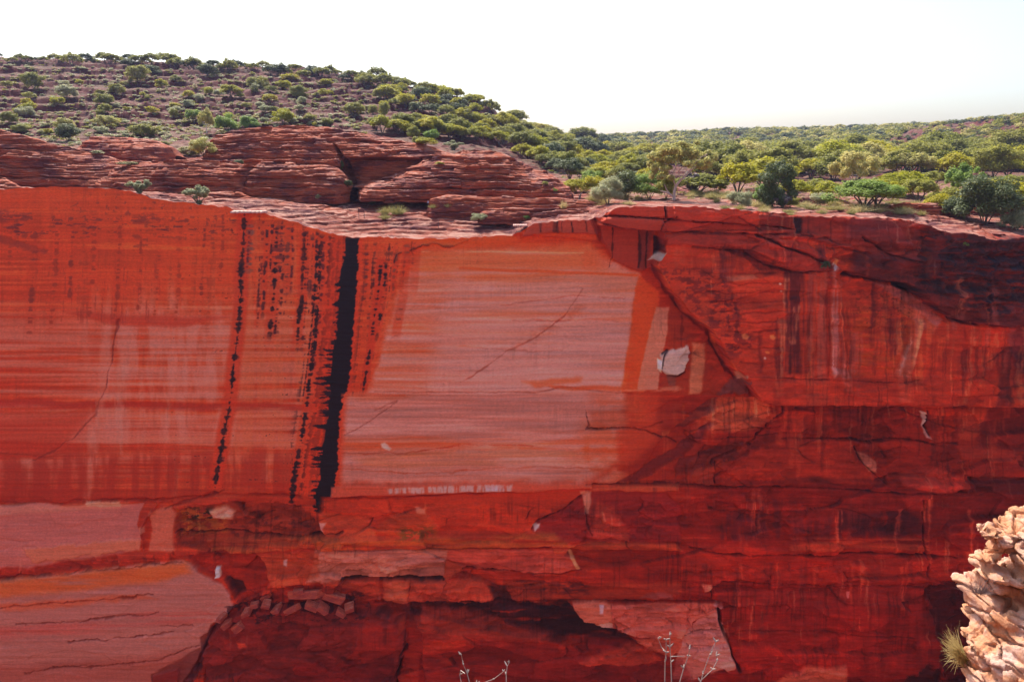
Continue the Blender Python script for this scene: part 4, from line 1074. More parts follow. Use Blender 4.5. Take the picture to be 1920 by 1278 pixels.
# canyon floor and the ground to the horizon
def big_ground():
    g = 60
    xs = np.concatenate([-np.geomspace(14000, 300, 14), np.linspace(-260, 260, 53), np.geomspace(300, 14000, 14)])
    ys = np.concatenate([-np.geomspace(9000, 60, 12), np.linspace(-40, 130, 40), np.geomspace(160, 15000, 18)])
    X, Y = np.meshgrid(xs, ys)
    Z = FLOOR_Z + 3.0 * fb2(X / 30, Y / 30, 3, 250) * (np.abs(X) < 400) + 20 * sst(40, 90, Y) * 0
    me = raw_mesh('canyon_floor', np.stack([X, Y, Z], -1).reshape(-1, 3), grid_faces(*X.shape), True)
    struct(link('ground', me, rock_mat('canyon_floor_soil', 2.0, 0.0, (0.36, 0.17, 0.10))))
big_ground()
# ------------------------------------------------------------------ layered sandstone domes on the rim
MDOME = rock_mat('dome_sandstone', 0.8, 0.0, (0.44, 0.20, 0.145), (0.32, 0.075, 0.036), (0.085, 0.026, 0.024))
DOMES = []
def dome(Yc, top, base, dY, back=4.0, seed=0, carve=(), stepw=1.7, ez=0.75, amp=0.42, lay=0.30, endr=18, nf=None, tone=None):
    """loft: outline `top` (photo px) stands at distance Yc, foot line `base`, front slope dY deep"""
    x0, x1 = top[0][0], top[-1][0]
    px = np.arange(x0, x1 + stepw, stepw)
    tp = np.interp(px, [p[0] for p in top], [p[1] for p in top])
    bp = np.interp(px, [p[0] for p in base], [p[1] for p in base])
    Xt, _, Zt = at(px, tp, Yc)
    dYc = np.interp(px, [x0, x0 + endr, x1 - endr, x1], [0.25, 1, 1, 0.25]) * dY * (0.8 + 0.35 * fb2(px / 90, 0 * px, 3, seed + 5))
    _, _, Zb = at(px, bp, Yc - dY)
    Zb = np.minimum(Zb - 0.5, Zt - 0.3)
    hpx = float(np.max(bp - tp)) + 10
    n = nf or int(hpx / 1.05)
    th = np.concatenate([np.linspace(0, math.pi / 2, n), np.linspace(math.pi / 2, math.pi, 26)[1:]])
    front = th <= math.pi / 2 + 1e-6
    sz = np.sin(th)[:, None] ** np.where(front, ez, 1.0)[:, None]
    # even spacing in height along the front
    hz = np.where(front, np.linspace(0, 1, len(th)) * len(th) / n, 0)
    hz = np.clip(hz, 0, 1)
    prof = 1 - (hz ** 2.4)                     # how far out the face stands at each height fraction
    z = np.where(front[:, None], Zb + (Zt - Zb) * hz[:, None], Zb + (Zt - Zb) * sz)
    y = np.where(front[:, None], Yc - dYc[None, :] * prof[:, None], Yc - back * np.cos(th)[:, None])
    a = Xt / Yc
    X = np.broadcast_to(Xt, z.shape).astype(np.float32).copy()
    Y = y.astype(np.float32); Z = z.astype(np.float32)
    Z = Z + 0.0
    w = 0.35 * fb2(X / 9, Y / 9, 3, seed + 1)
    # bedding
    q = (Z + w) / lay
    hard = vn2(np.floor(q) * 7.31 + 0.5, X / 7.0, seed + 2)
    hard2 = vn2(np.floor(q * 2.3) * 5.17 + 0.5, X / 2.2, seed + 3)
    fr = q - np.floor(q)
    blk = vn2(np.floor(q) * 3.3 + 0.5, np.floor(X / 1.7 + 9 * vn2(np.floor(q) * 1.7, 0 * q, seed + 12)) * 2.7 + 0.5, seed + 13)
    q5 = (Z + w * 1.6) / (lay * 4.3); big5 = vn2(np.floor(q5) * 5.7 + 0.5, X / 12.0, seed + 14); fr5 = q5 - np.floor(q5)
    big5 = big5 - 0.9 * sst(0.25, 0.0, fr5)
    notch = np.where(fr < 0.22, -0.5, 0.0) * (0.6 + 0.4 * vn2(X / 3, q, seed + 8))
    big = fb3(X / 5, Y / 5, Z / 2.2, 4, seed + 4)
    Y -= (amp * (0.55 * hard + 0.35 * hard2 + notch + 0.55 * blk + 1.3 * big5) + 0.9 * big + 0.16 * fb3(X / 0.8, Y / 0.8, Z / 0.4, 3, seed + 6)) * (front[:, None] * 0.85 + 0.15)
    Z += 0.16 * blk + 0.14 * fb3(X / 1.5, Y / 1.5, Z * 0, 3, seed + 7)
    X += 0.25 * big
    PXd, PYd = proj(X, Y, Z)
    for P, dep, sf in carve:
        sd = seg_sd(P, (PXd + 2.5 * fb2(PXd / 12, PYd / 12, 3, seed + 11)).astype(np.float32), PYd.astype(np.float32))
        Y += dep * sst(-sf, sf, sd)
    nr, nc = Z.shape
    V = np.stack([X, Y, Z], -1).reshape(-1, 3)
    me = raw_mesh('rock_dome', V, grid_faces(nr, nc), True)
    o = struct(link('rock_dome', me, tone or MDOME))
    DOMES.append((o, X, Y, Z, PXd, PYd))
    return o
# far left dome
dome(121, [(-1500,250),(-300,236),(-60,240),(0,243),(40,252),(90,268),(130,276),(150,284),(200,292),(232,306),(252,320),(262,334)],
     [(-1500,364),(0,366),(262,352)], 8, 6, 300, ez=.7, endr=26)
dome(133, [(128,300),(150,276),(166,262),(176,256),(230,257),(290,262),(318,276),(330,292)], [(128,312),(330,312)], 6, 6, 320, endr=14)
# low boulder mound bottom left
dome(107, [(-160,320),(-60,326),(0,332),(20,342),(44,352),(60,360)], [(-160,370),(60,372)], 3, 3, 340, endr=10)
# middle low mound
dome(117, [(182,352),(196,330),(214,316),(250,306),(286,304),(330,300),(400,302),(440,306),(470,312),(476,330),(480,348)],
     [(182,372),(480,368)], 6, 6, 360, carve=[([(440,332),(455,316),(476,308),(484,360),(448,352)], 1.6, 4)])
# the big dome
dome(127, [(391,300),(394,276),(398,262),(410,252),(440,243),(480,240),(530,236),(570,235),(620,240),(660,246),(700,252),(730,258),(760,264),(800,272),(850,290),(900,310)],
     [(391,322),(640,345),(900,345)], 8, 8, 380, ez=.6, endr=10,
     carve=[([(640,300),(700,296),(790,300),(772,322),(730,344),(640,350),(636,320)], 3.0, 3.5), ([(626,270),(632,292),(640,320),(650,356),(662,356),(650,312),(642,290)], 2.2, 2.0)])
dome(119, [(455,356),(462,330),(474,312),(492,304),(540,304),(600,308),(634,316),(648,332),(658,352)], [(455,372),(658,378)], 6, 6, 400,
     carve=[([(480,332),(560,330),(650,342),(660,347),(480,340)], 0.5, 2)])
# the middle cone
dome(121, [(672,352),(700,336),(732,330),(768,312),(800,300),(846,290),(872,282),(892,280),(930,284),(955,292),(975,304),(1004,318),(1026,322),(1044,334),(1058,346),(1068,352),(1072,362)],
     [(672,372),(1072,376)], 8, 8, 420, ez=.8, endr=18, amp=.5, lay=.34)
dome(112, [(360,372),(380,362),(400,359),(430,358),(452,363),(476,372),(520,378),(600,384),(640,392)], [(360,388),(640,402)], 4, 4, 440, endr=10)
# long pale shelf in front of the cone, and the ledges below it
dome(109.5, [(800,392),(806,374),(836,365),(880,367),(960,370),(1060,371),(1110,377),(1140,386)], [(800,404),(1140,400)], 2.2, 5, 460, amp=.3, lay=.34, endr=12)
dome(104.5, [(896,404),(910,394),(960,389),(1020,391),(1080,392),(1120,396),(1142,404)], [(896,412),(1142,414)], 1.4, 3, 480, amp=.25, endr=10)
dome(140, [(1160,362),(1166,349),(1190,340),(1230,342),(1280,352),(1330,362)], [(1160,372),(1330,372)], 4, 5, 500, amp=.5, lay=.5, endr=14)
dome(112, [(1664,400),(1672,386),(1700,380),(1780,381),(1800,384),(1820,396)], [(1664,406),(1820,408)], 2, 4, 520, amp=.4, lay=.4, endr=10)
dome(117, [(1780,392),(1800,380),(1850,372),(1930,374),(2100,380)], [(1780,402),(2100,404)], 2.5, 4, 540, amp=.4, lay=.4, endr=10)
dome(118, [(1470,384),(1490,376),(1530,371),(1580,374),(1600,384)], [(1470,392),(1600,392)], 2, 4, 560, amp=.3, lay=.35, endr=10)

# ------------------------------------------------------------------ pale slab at the lip of the wall
def slab_mesh(name, px0, px1, py, Y, th, depth, seed):
    xs = np.linspace(px0, px1, 26); X, _, Z = at(xs, [py] * 26, Y)
    top = []; 
    yy = np.linspace(-0.5, 0.5, 8)
    V = []; 
    for k, zz in enumerate((0, -th)):
        for j in yy:
            for i, x in enumerate(X):
                V.append((x, Y + j * depth + 0.2 * math.sin(i * 1.7 + seed), Z[0] + zz + 0.03 * math.sin(i * 2.1 + j * 5 + seed)))
    Fc = []
    n = 26
    for j in range(7):
        for i in range(n - 1):
            a = j * n + i
            Fc.append((a, a + 1, a + n + 1, a + n)); b = a + 8 * n; Fc.append((b, b + n, b + n + 1, b + 1))
    for i in range(n - 1):
        Fc.append((i, 8 * n + i, 8 * n + i + 1, i + 1)); q = 7 * n + i; Fc.append((q, q + 1, 8 * n + q + 1, 8 * n + q))
    for j in range(7):
        a = j * n; Fc.append((a, a + n, 9 * 0 + a + n + 8 * n, a + 8 * n)); a = j * n + n - 1; Fc.append((a, a + 8 * n, a + n + 8 * n, a + n))
    return raw_mesh(name, np.array(V), np.array(Fc), False)
MPALE = rock_mat('bleached_sandstone', 0.5, 0.0, (0.66, 0.48, 0.42), (0.55, 0.34, 0.28), (0.3, 0.14, 0.12))
tag(link('rock_slab', slab_mesh('rock_slab', 436, 497, 395.5, 100.0, 0.22, 2.2, 1), MPALE), 'thin bleached white rock slab on the lip of the wall above the narrow black streak', 'rock slab')
tag(link('rock_slab', slab_mesh('rock_slab', 962, 988, 421, 99.6, 0.18, 1.8, 3), MPALE), 'small pale rock slab lying at the left corner of the step in the rim', 'rock slab')

# ------------------------------------------------------------------ rubble: loose slabs on the ledge above the fallen block
def chunk(name, sx, sy, sz, seed):
    """faceted angular stone: a box whose corners are pushed about and edges chipped"""
    rs = random.Random(seed)
    import bmesh
    bm = bmesh.new(); bmesh.ops.create_cube(bm, size=1.0)
    for v in bm.verts:
        v.co = Vector((v.co.x * sx * rs.uniform(.7, 1.15), v.co.y * sy * rs.uniform(.7, 1.15), v.co.z * sz * rs.uniform(.7, 1.15)))
    bmesh.ops.bevel(bm, geom=bm.edges[:], offset=min(sx, sy, sz) * 0.12, segments=1, affect='EDGES')
    bmesh.ops.subdivide_edges(bm, edges=bm.edges[:], cuts=1, use_grid_fill=True)
    for v in bm.verts: v.co += Vector((rs.uniform(-1, 1), rs.uniform(-1, 1), rs.uniform(-1, 1))) * min(sx, sy, sz) * 0.06
    me = bpy.data.meshes.new(name); bm.to_mesh(me); bm.free(); return me
MRUB = rock_mat('rubble_sandstone', 0.4, 0.0, (0.6, 0.22, 0.14), (0.50, 0.11, 0.06), (0.24, 0.05, 0.04))
def wall_y(px, py):
    c = int(np.clip(np.searchsorted(_colpx, px), 0, nW[1] - 1)); r = int(np.argmin(np.abs(PY[:, c] - py)))
    return float(WY[r, c])
RUB = [ # px, py, w, h, roll, what sets it apart
 (548,1142,34,12,-32,'long tilted red slab leaning down left at the middle of the rubble ledge'),
 (584,1134,26,10,28,'red slab leaning down right beside the middle of the rubble ledge'),
 (606,1140,24,9,40,'narrow red slab steeply tilted right of the middle of the rubble ledge'),
 (570,1113,70,14,-6,'long flat red slab lying under the niche roof above the rubble'),
 (625,1116,60,16,8,'broad red slab lying at the right end of the rubble ledge'),
 (560,1105,24,8,0,'small thin slab on top of the long flat slab of the rubble ledge'),
 (446,1176,24,16,-35,'squarish dark red block tilted at the left end of the rubble ledge'),
 (426,1168,20,10,-25,'small red slab above the squarish block at the left end of the rubble'),
 (417,1156,12,8,10,'smallest red stone at the far left tip of the rubble'),
 (478,1134,16,9,-10,'small rounded red stone left of the long flat slab in the rubble'),
 (500,1132,18,10,15,'brown red stone below the left end of the long flat slab'),
 (520,1140,16,8,-20,'dark red stone left of the long tilted slab in the rubble'),
 (640,1148,22,9,30,'dull red slab hanging over the ledge right of the narrow tilted slab'),
 (655,1138,20,10,-12,'dull red stone at the right tip of the rubble ledge'),
 (596,1124,18,8,-15,'small red stone lodged between the two leaning slabs'),
 (500,1118,20,8,-28,'thin slab propped at the left end of the long flat slab'),
 (462,1147,18,9,-22,'red stone halfway between squarish block and small rounded stone'),
]
for i, (px, py, w, h, roll, lab) in enumerate(RUB):
    Yw = min(wall_y(px, py), wall_y(px, py + 8)) - 0.15
    s = Yw / F
    me = chunk('rubble_block', w * s * 1.05, 1.3 + 0.4 * (i % 3), h * s * 1.15, 60 + i)
    me.materials.append(MRUB)
    x, y, z = at(px, py, Yw)
    o = link('rubble_block', me, None, None, (float(x), float(y), float(z)))
    o.rotation_euler = (math.radians(-12 + (i * 17) % 25), math.radians(roll), math.radians((i * 23) % 30 - 15))
    tag(o, lab, 'rock', 'fallen slabs on the ledge low in the wall')
# white slip of stone standing in the niche
me = chunk('stone_sliver', 0.58, 0.5, 1.25, 5); me.materials.append(MPALE)
x, y, z = at(408, 1073, wall_y(408, 1066) - 0.35)
tag(link('stone_sliver', me, None, None, (float(x), float(y), float(z))), 'short upright whitish stone standing in the dark red niche low on the left', 'rock')
# ------------------------------------------------------------------ the near side: rim underfoot, near wall, outcrop
def pale_rock_mat():
    m, nt, b = newmat('near_sandstone')
    tc = N(nt, 'ShaderNodeTexCoord'); P = tc.outputs['Object']
    n1 = noise_node(nt, 3.0, 8, P, 0.6, 0.3)
    c = ramp(nt, n1.outputs[0], [(0.3, (0.50, 0.19, 0.08)), (0.46, (0.62, 0.29, 0.15)), (0.58, (0.66, 0.38, 0.27)), (0.75, (0.58, 0.41, 0.36))])
    n2 = noise_node(nt, 9.0, 9, mapping(nt, P, (1, 1, 3)), 0.75)
    c = mixc(nt, ramp(nt, n2.outputs[0], [(0.58, (0, 0, 0)), (0.7, (0.6, 0.6, 0.6))]), c, (0.30, 0.19, 0.16))
    n4 = noise_node(nt, 55.0, 4, P, 0.8)
    c = mixc(nt, 0.5, c, ramp(nt, n4.outputs[0], [(0.3, (0.55, 0.5, 0.5)), (0.6, (1.1, 1.1, 1.1))]), 'MULTIPLY')
    nt.links.new(c, b.inputs['Base Color'])
    b.inputs['Roughness'].default_value = 0.8; b.inputs['Specular IOR Level'].default_value = 0.3
    n3 = noise_node(nt, 18, 10, P, 0.7)
    bump(nt, b, n3.outputs[0], 0.9, 0.03)
    return m
MNEAR = pale_rock_mat()
MNEARW = rock_mat('near_wall_sandstone', 1.0, 0.0, (0.55, 0.36, 0.27), (0.38, 0.19, 0.13), (0.26, 0.11, 0.08))
def near_edge(X):
    return 1.15 + 0.25 * np.sin(X * 0.7) * (np.abs(X) > 2.5) - 0.02 * X * X * (np.abs(X) < 40) * 0.05
def near_side():
    xs = np.concatenate([-np.geomspace(3000, 26, 40), np.linspace(-25, 25, 300), np.geomspace(26, 3000, 40)])
    ed = near_edge(xs)
    down = np.linspace(FLOOR_Z - 2, -1.75, 150)
    back = -np.concatenate([np.linspace(0.0, 6, 50), np.geomspace(7, 2500, 50)])
    X = np.broadcast_to(xs, (len(down) + len(back), len(xs))).copy()
    Y = np.concatenate([np.broadcast_to(ed, (len(down), len(xs))), ed[None, :] + back[:, None]])
    Z = np.concatenate([np.broadcast_to(down[:, None], (len(down), len(xs))), np.full((len(back), len(xs)), -1.68)])
    nd = len(down)
    lay = fb2(X / 30, Z / 3.0, 4, 600)
    Y[:nd] -= (1.2 * np.abs(lay[:nd]) + 0.3) * sst(-1.8, -4.5, Z[:nd])
    Z[nd:] += 0.06 * fb2(X[nd:] / 0.8, Y[nd:] / 0.8, 4, 601) * 1.0
    me = raw_mesh('near_rim', np.stack([X, Y, Z], -1).reshape(-1, 3), grid_faces(*X.shape)[:, ::1], True)
    struct(link('near_rim', me, MNEARW))
near_side()

def superq(c, r, rot, e=0.55, n=26):
    """superellipsoid lump"""
    u = np.linspace(-math.pi / 2, math.pi / 2, n); v = np.linspace(-math.pi, math.pi, 2 * n, endpoint=False)
    U, W = np.meshgrid(u, v, indexing='ij')
    sp = lambda t: np.sign(t) * np.abs(t) ** e
    P = np.stack([r[0] * sp(np.cos(U)) * sp(np.cos(W)), r[1] * sp(np.cos(U)) * sp(np.sin(W)), r[2] * sp(np.sin(U))], -1).reshape(-1, 3)
    from mathutils import Euler
    R = np.array(Euler(rot).to_matrix())
    P = P @ R.T + np.array(c)
    m = 2 * n; Fq = []
    for i in range(n - 1):
        for j in range(m):
            a = i * m + j; b = i * m + (j + 1) % m
            Fq.append((a, b, b + m, a + m))
    return P, np.array(Fq)

def outcrop():
    s = 8.0 / F * 1.1
    L = [ # px, py, half w px, half h px, depth Y, half depth m, roll deg, pitch, squareness
     (1826,990,22,11,7.9,.16,6,0,.75),(1846,1000,20,12,7.9,.2,-8,0,.7),(1836,1022,9,22,7.95,.14,12,0,.8),(1818,1036,16,8,7.9,.14,-4,0,.8),(1806,1036,7,6,7.85,.08,0,0,.9),
     (1872,985,24,16,8.1,.25,-18,0,.6),(1862,1012,20,14,8.0,.2,8,0,.6),(1892,1000,20,16,7.9,.22,-12,0,.6),(1900,972,22,14,8.2,.28,-26,0,.6),(1915,962,18,12,8.3,.25,-20,0,.7),(1880,1030,20,16,7.85,.22,16,0,.55),
     (1912,1030,26,22,7.8,.25,-10,0,.6),(1940,985,36,26,8.2,.4,-10,0,.6),(1900,1055,24,14,7.75,.25,14,0,.7),
     (1826,1058,24,10,7.8,.28,4,0,.6),(1856,1064,26,10,7.8,.28,12,0,.55),(1890,1072,34,14,7.8,.35,10,0,.55),(1824,1080,18,9,7.9,.22,2,0,.7),(1850,1086,26,10,7.95,.2,10,0,.6),(1930,1075,40,30,7.9,.4,10,0,.6),
     (1905,1112,30,16,7.75,.3,30,0,.6),(1922,1130,26,22,7.6,.25,40,0,.6),(1880,1092,26,10,7.9,.3,16,0,.6),
     (1826,1118,28,12,7.65,.42,10,.1,.5),(1860,1130,42,15,7.6,.5,14,.1,.45),(1905,1146,44,20,7.5,.5,20,.1,.5),(1812,1130,12,14,7.7,.25,4,0,.7),
     (1818,1158,18,9,7.7,.3,6,0,.6),(1836,1172,24,14,7.6,.3,18,0,.6),(1812,1182,13,9,7.6,.2,8,0,.8),
     (1878,1176,40,16,7.35,.45,20,.12,.5),(1920,1190,44,20,7.25,.45,22,.1,.5),(1862,1200,22,13,7.3,.3,26,0,.6),(1895,1208,30,15,7.2,.35,28,0,.5),
     (1826,1212,28,9,7.35,.35,14,0,.5),(1850,1232,30,11,7.2,.35,22,0,.5),(1815,1232,12,14,7.4,.22,-8,0,.7),(1822,1258,13,24,7.35,.22,-6,0,.7),(1850,1262,18,22,7.15,.25,16,0,.6),(1880,1250,26,18,7.05,.3,26,0,.55),
     (1920,1240,34,20,6.95,.35,22,0,.55),(1900,1275,32,14,6.9,.35,12,0,.5),(1850,1290,40,16,7.1,.4,10,0,.5),(1930,1290,40,20,6.8,.4,12,0,.5),(1830,1310,24,24,7.3,.4,0,0,.6)]
    rs = random.Random(4)
    Vs = []; Fs = []; off = 0
    def add(P, Fq):
        nonlocal off
        Vs.append(P); Fs.append(Fq + off); off += len(P)
    for px, py, w, h, Y, dy, roll, pt, e in L:
        x, y, z = at(px + 28, py + 8, Y + dy * 0.4)
        sc = Y / F * 1.04
        P, Fq = superq((float(x), float(y), float(z)), (w * sc, dy * 1.15, h * sc), (pt, math.radians(roll), rs.uniform(-.25, .25)), e * 0.72)
        add(P, Fq)
    # the headland's mass behind and below, joining the near wall
    for cx, cy, cz, a, b_, c_ in ((7.35,8.25,-5.0,1.45,.5,.8),(7.65,8.3,-5.9,1.75,.75,.9),(7.6,7.9,-7.2,1.75,.9,.9),(8.3,6.6,-9.4,2.0,2.0,2.1),(8.2,7.6,-5.0,1.9,1.3,1.1),(9.5,6.5,-4.6,2.6,2.2,1.6),(10.5,4.2,-4.0,3.6,3.2,2.0)):
        P, Fq = superq((cx, cy, cz), (a, b_, c_), (0, 0, 0), .6, 40); add(P, Fq)
    me = raw_mesh('outcrop_src', np.concatenate(Vs), np.concatenate(Fs), True)
    tmp = link('outcrop_src', me)
    md = tmp.modifiers.new('r', 'REMESH'); md.mode = 'VOXEL'; md.voxel_size = 0.017; md.adaptivity = 0
    dg = bpy.context.evaluated_depsgraph_get()
    ev = tmp.evaluated_get(dg).to_mesh()
    n = len(ev.vertices); co = np.empty(n * 3, np.float32); ev.vertices.foreach_get('co', co); co = co.reshape(-1, 3)
    nq = len(ev.polygons); lp = np.empty(len(ev.loops), np.int32); ev.loops.foreach_get('vertex_index', lp)
    nm = np.empty(n * 3, np.float32); ev.vertex_normals.foreach_get('vector', nm); nm = nm.reshape(-1, 3)
    Fq = lp.reshape(-1, 4) if len(lp) == nq * 4 else None
    tmp.evaluated_get(dg).to_mesh_clear()
    bpy.data.objects.remove(tmp)
    x, y, z = co.T
    wp = 0.10 * np.stack([fb3(x / .25, y / .25, z / .25, 3, 720), fb3(x / .25, y / .25, z / .25, 3, 721), fb3(x / .25, y / .25, z / .25, 3, 722)], -1)
    Q = (co + wp).astype(np.float32)
    Q[:, 2] += 0.28 * (Q[:, 0] - 5)                  # bedding dips to the right
    f1, f2 = worley3(Q * np.array([1, 1, 3.0], np.float32), 0.50, 700)
    g1, g2 = worley3(Q * np.array([1, 1, 1.8], np.float32) + 3, 0.17, 705)
    lay = vn2(Q[:, 2] / 0.045, x / 1.5, 730) * 0.6 + vn2(Q[:, 2] / 0.018, x / .8, 731) * 0.4
    pits = sst(0.25, 0.6, fb3(x / .04, y / .04, z / .035, 3, 732))
    d = 0.024 * fb3(x / .3, y / .3, z / .16, 4, 701, 0.5) + 0.06 * fb3(x / 1.1, y / 1.1, z / .6, 3, 702)
    d += -0.085 * (1 - sst(0.0, 0.12, f2 - f1)) - 0.03 * (1 - sst(0.0, 0.16, g2 - g1)) * sst(-.2, .2, fb3(x / .5, y / .5, z / .5, 2, 710))
    d += 0.009 * lay - 0.010 * pits + 0.006 * fb3(x / .06, y / .06, z / .04, 4, 703, 0.7)
    co = co + nm * d[:, None]
    return raw_mesh('rock_outcrop', co, Fq, True)
oc = link('rock_outcrop', outcrop(), MNEAR)
tag(oc, 'pale orange lumpy sandstone outcrop close to the camera at the lower right', 'rock outcrop')

def buttress():
    Vs = []; Fs = []; off = 0
    for cx, cy, cz, a, b_, c_ in ((9.4,4.2,-12.5,3.4,3.6,3.4),(9.0,3.6,-28,4.2,4.2,15),(9.0,3.0,-66,5.2,5.0,30)):
        P, Fq = superq((cx, cy, cz), (a, b_, c_), (0, 0, 0), .5, 60)
        P = P + np.stack([fb3(P[:,0]/3, P[:,1]/3, P[:,2]/1.5, 4, 620)] * 3, -1) * np.array([.7, .7, .1])
        Vs.append(P); Fs.append(Fq + off); off += len(P)
    struct(link('near_buttress', raw_mesh('near_buttress', np.concatenate(Vs), np.concatenate(Fs)), MNEARW))
buttress()
# ------------------------------------------------------------------ vegetation
def leaf_mat(name, c1, c2, trans=0.5):
    m, nt, b = newmat(name)
    oi = N(nt, 'ShaderNodeObjectInfo')
    tc = N(nt, 'ShaderNodeTexCoord')
    n = noise_node(nt, 5.0, 3, tc.outputs['Object'], 0.7)
    f_ = math_n(nt, 'ADD', math_n(nt, 'MULTIPLY', oi.outputs['Random'], 0.5), math_n(nt, 'MULTIPLY', math_n(nt, 'SUBTRACT', n.outputs[0], 0.25), 0.9), True)
    c = mixc(nt, f_, (*c1, 1), (*c2, 1))
    nt.links.new(c, b.inputs['Base Color']); b.inputs['Roughness'].default_value = 0.6
    b.inputs['Specular IOR Level'].default_value = 0.3
    tr = N(nt, 'ShaderNodeBsdfTranslucent'); nt.links.new(c, tr.inputs[0])
    mx = N(nt, 'ShaderNodeMixShader'); mx.inputs[0].default_value = trans
    nt.links.new(b.outputs[0], mx.inputs[1]); nt.links.new(tr.outputs[0], mx.inputs[2])
    nt.links.new(mx.outputs[0], nt.nodes['Material Output'].inputs[0])
    return m
LM = {
 'yellow': leaf_mat('foliage_yellow_green', (0.34, 0.36, 0.02), (0.55, 0.46, 0.02)),
 'olive': leaf_mat('foliage_olive', (0.21, 0.23, 0.04), (0.40, 0.37, 0.06)),
 'dark': leaf_mat('foliage_dark', (0.085, 0.115, 0.04), (0.17, 0.20, 0.065), 0.3),
 'grey': leaf_mat('foliage_grey_green', (0.32, 0.35, 0.18), (0.52, 0.50, 0.30)),
 'gum': leaf_mat('foliage_gum', (0.40, 0.40, 0.12), (0.66, 0.56, 0.20)),
 'bright': leaf_mat('foliage_bright', (0.20, 0.32, 0.06), (0.34, 0.42, 0.08)),
 'straw': leaf_mat('straw_grass', (0.42, 0.33, 0.13), (0.60, 0.50, 0.24), 0.35),
 'spin': leaf_mat('spinifex', (0.26, 0.25, 0.08), (0.46, 0.38, 0.14), 0.35),
 'twig': leaf_mat('dry_grey_twig', (0.16, 0.12, 0.12), (0.24, 0.18, 0.17), 0.0),
}
def bark(name, c1, c2):
    m, nt, b = newmat(name)
    tc = N(nt, 'ShaderNodeTexCoord'); n = noise_node(nt, 4.0, 6, mapping(nt, tc.outputs['Object'], (6, 6, 1.5)), 0.7)
    nt.links.new(ramp(nt, n.outputs[0], [(0.35, c1), (0.65, c2)]), b.inputs['Base Color']); b.inputs['Roughness'].default_value = 0.85
    return m
BARK = bark('dark_bark', (0.06, 0.045, 0.04), (0.16, 0.12, 0.10)); PBARK = bark('pale_gum_bark', (0.50, 0.42, 0.36), (0.72, 0.66, 0.60))
PINKB = bark('pinkish_gum_bark', (0.42, 0.27, 0.22), (0.62, 0.46, 0.40))

def leaves(blobs, n, size, rs, up=0.9, elong=1.6, shell=0.62):
    """n small leaf faces spread through ellipsoid blobs (cx,cy,cz,rx,ry,rz)"""
    B = np.array(blobs, float)
    vol = (B[:, 3] * B[:, 4] * B[:, 5]) ** 0.67; k = rs.choice(len(B), n, p=vol / vol.sum())
    d = rs.normal(size=(n, 3)); d /= np.linalg.norm(d, axis=1)[:, None]
    r = shell + (1 - shell) * rs.rand(n) ** 0.7; r = np.where(rs.rand(n) < 0.38, rs.rand(n) ** 0.5 * 1.4, r)
    c = B[k, :3] + d * B[k, 3:] * r[:, None]
    nrm = d + np.array([0, 0, up]) + rs.normal(size=(n, 3)) * 0.55
    nrm /= np.linalg.norm(nrm, axis=1)[:, None]
    t = np.cross(nrm, rs.normal(size=(n, 3))); t /= np.linalg.norm(t, axis=1)[:, None] + 1e-9
    b = np.cross(nrm, t)
    s = size * (0.6 + 0.8 * rs.rand(n))[:, None]
    t = t * s * elong * 0.5; b = b * s * 0.5
    V = np.stack([c - t, c + b * 0.9, c + t, c - b * 0.9], 1).reshape(-1, 3)
    return V, np.arange(4 * n).reshape(n, 4)

def crown_blobs(kind, rs, seed):
    """crown outline in a unit box: width 1 (x,y -0.5..0.5), height 0..1"""
    B = []
    if kind == 'umbrella':
        nb = 40
        for i in range(nb):
            a = rs.rand() * 6.283; r = 0.43 * math.sqrt(rs.rand())
            z = 0.80 - 0.55 * r * r / 0.18 * 0.55 + rs.normal() * 0.045
            q = 0.085 + 0.05 * rs.rand()
            B.append((r * math.cos(a), r * math.sin(a), z, q, q, q * 0.75 + 0.03))
    elif kind == 'dome':
        for i in range(34):
            a = rs.rand() * 6.283; r = 0.40 * rs.rand() ** 0.5; u = rs.rand()
            z = 0.22 + 0.62 * u * math.sqrt(max(0, 1 - (r / 0.5) ** 2)) + 0.05
            q = 0.10 + 0.06 * rs.rand()
            B.append((r * math.cos(a), r * math.sin(a), z, q, q, q * 0.9))
    elif kind == 'gum':
        for i in range(42):
            a = rs.rand() * 6.283; r = 0.44 * math.sqrt(rs.rand())
            z = 0.42 + 0.52 * rs.rand() * math.sqrt(max(0.05, 1 - (r / 0.52) ** 2))
            q = 0.05 + 0.06 * rs.rand()
            B.append((r * math.cos(a), r * math.sin(a), z, q, q, q * 0.9))
    elif kind == 'upright':
        for i in range(34):
            z = 0.12 + 0.80 * rs.rand(); w = 0.42 * math.sin(min(1, (z + 0.05)) ** 0.8 * 3.0) + 0.06
            a = rs.rand() * 6.283; r = w * math.sqrt(rs.rand())
            q = 0.09 + 0.05 * rs.rand()
            B.append((r * math.cos(a), r * math.sin(a), z, q, q, q * 0.8))
    elif kind == 'twiggy':
        for i in range(30):
            a = rs.rand() * 6.283; u = rs.rand() ** 0.6; r = 0.45 * u * rs.rand() ** 0.4
            B.append((r * math.cos(a), r * math.sin(a), 0.12 + 0.8 * u * math.sqrt(max(0.1, 1 - (r / 0.5) ** 2)), 0.07, 0.07, 0.09))
    return B

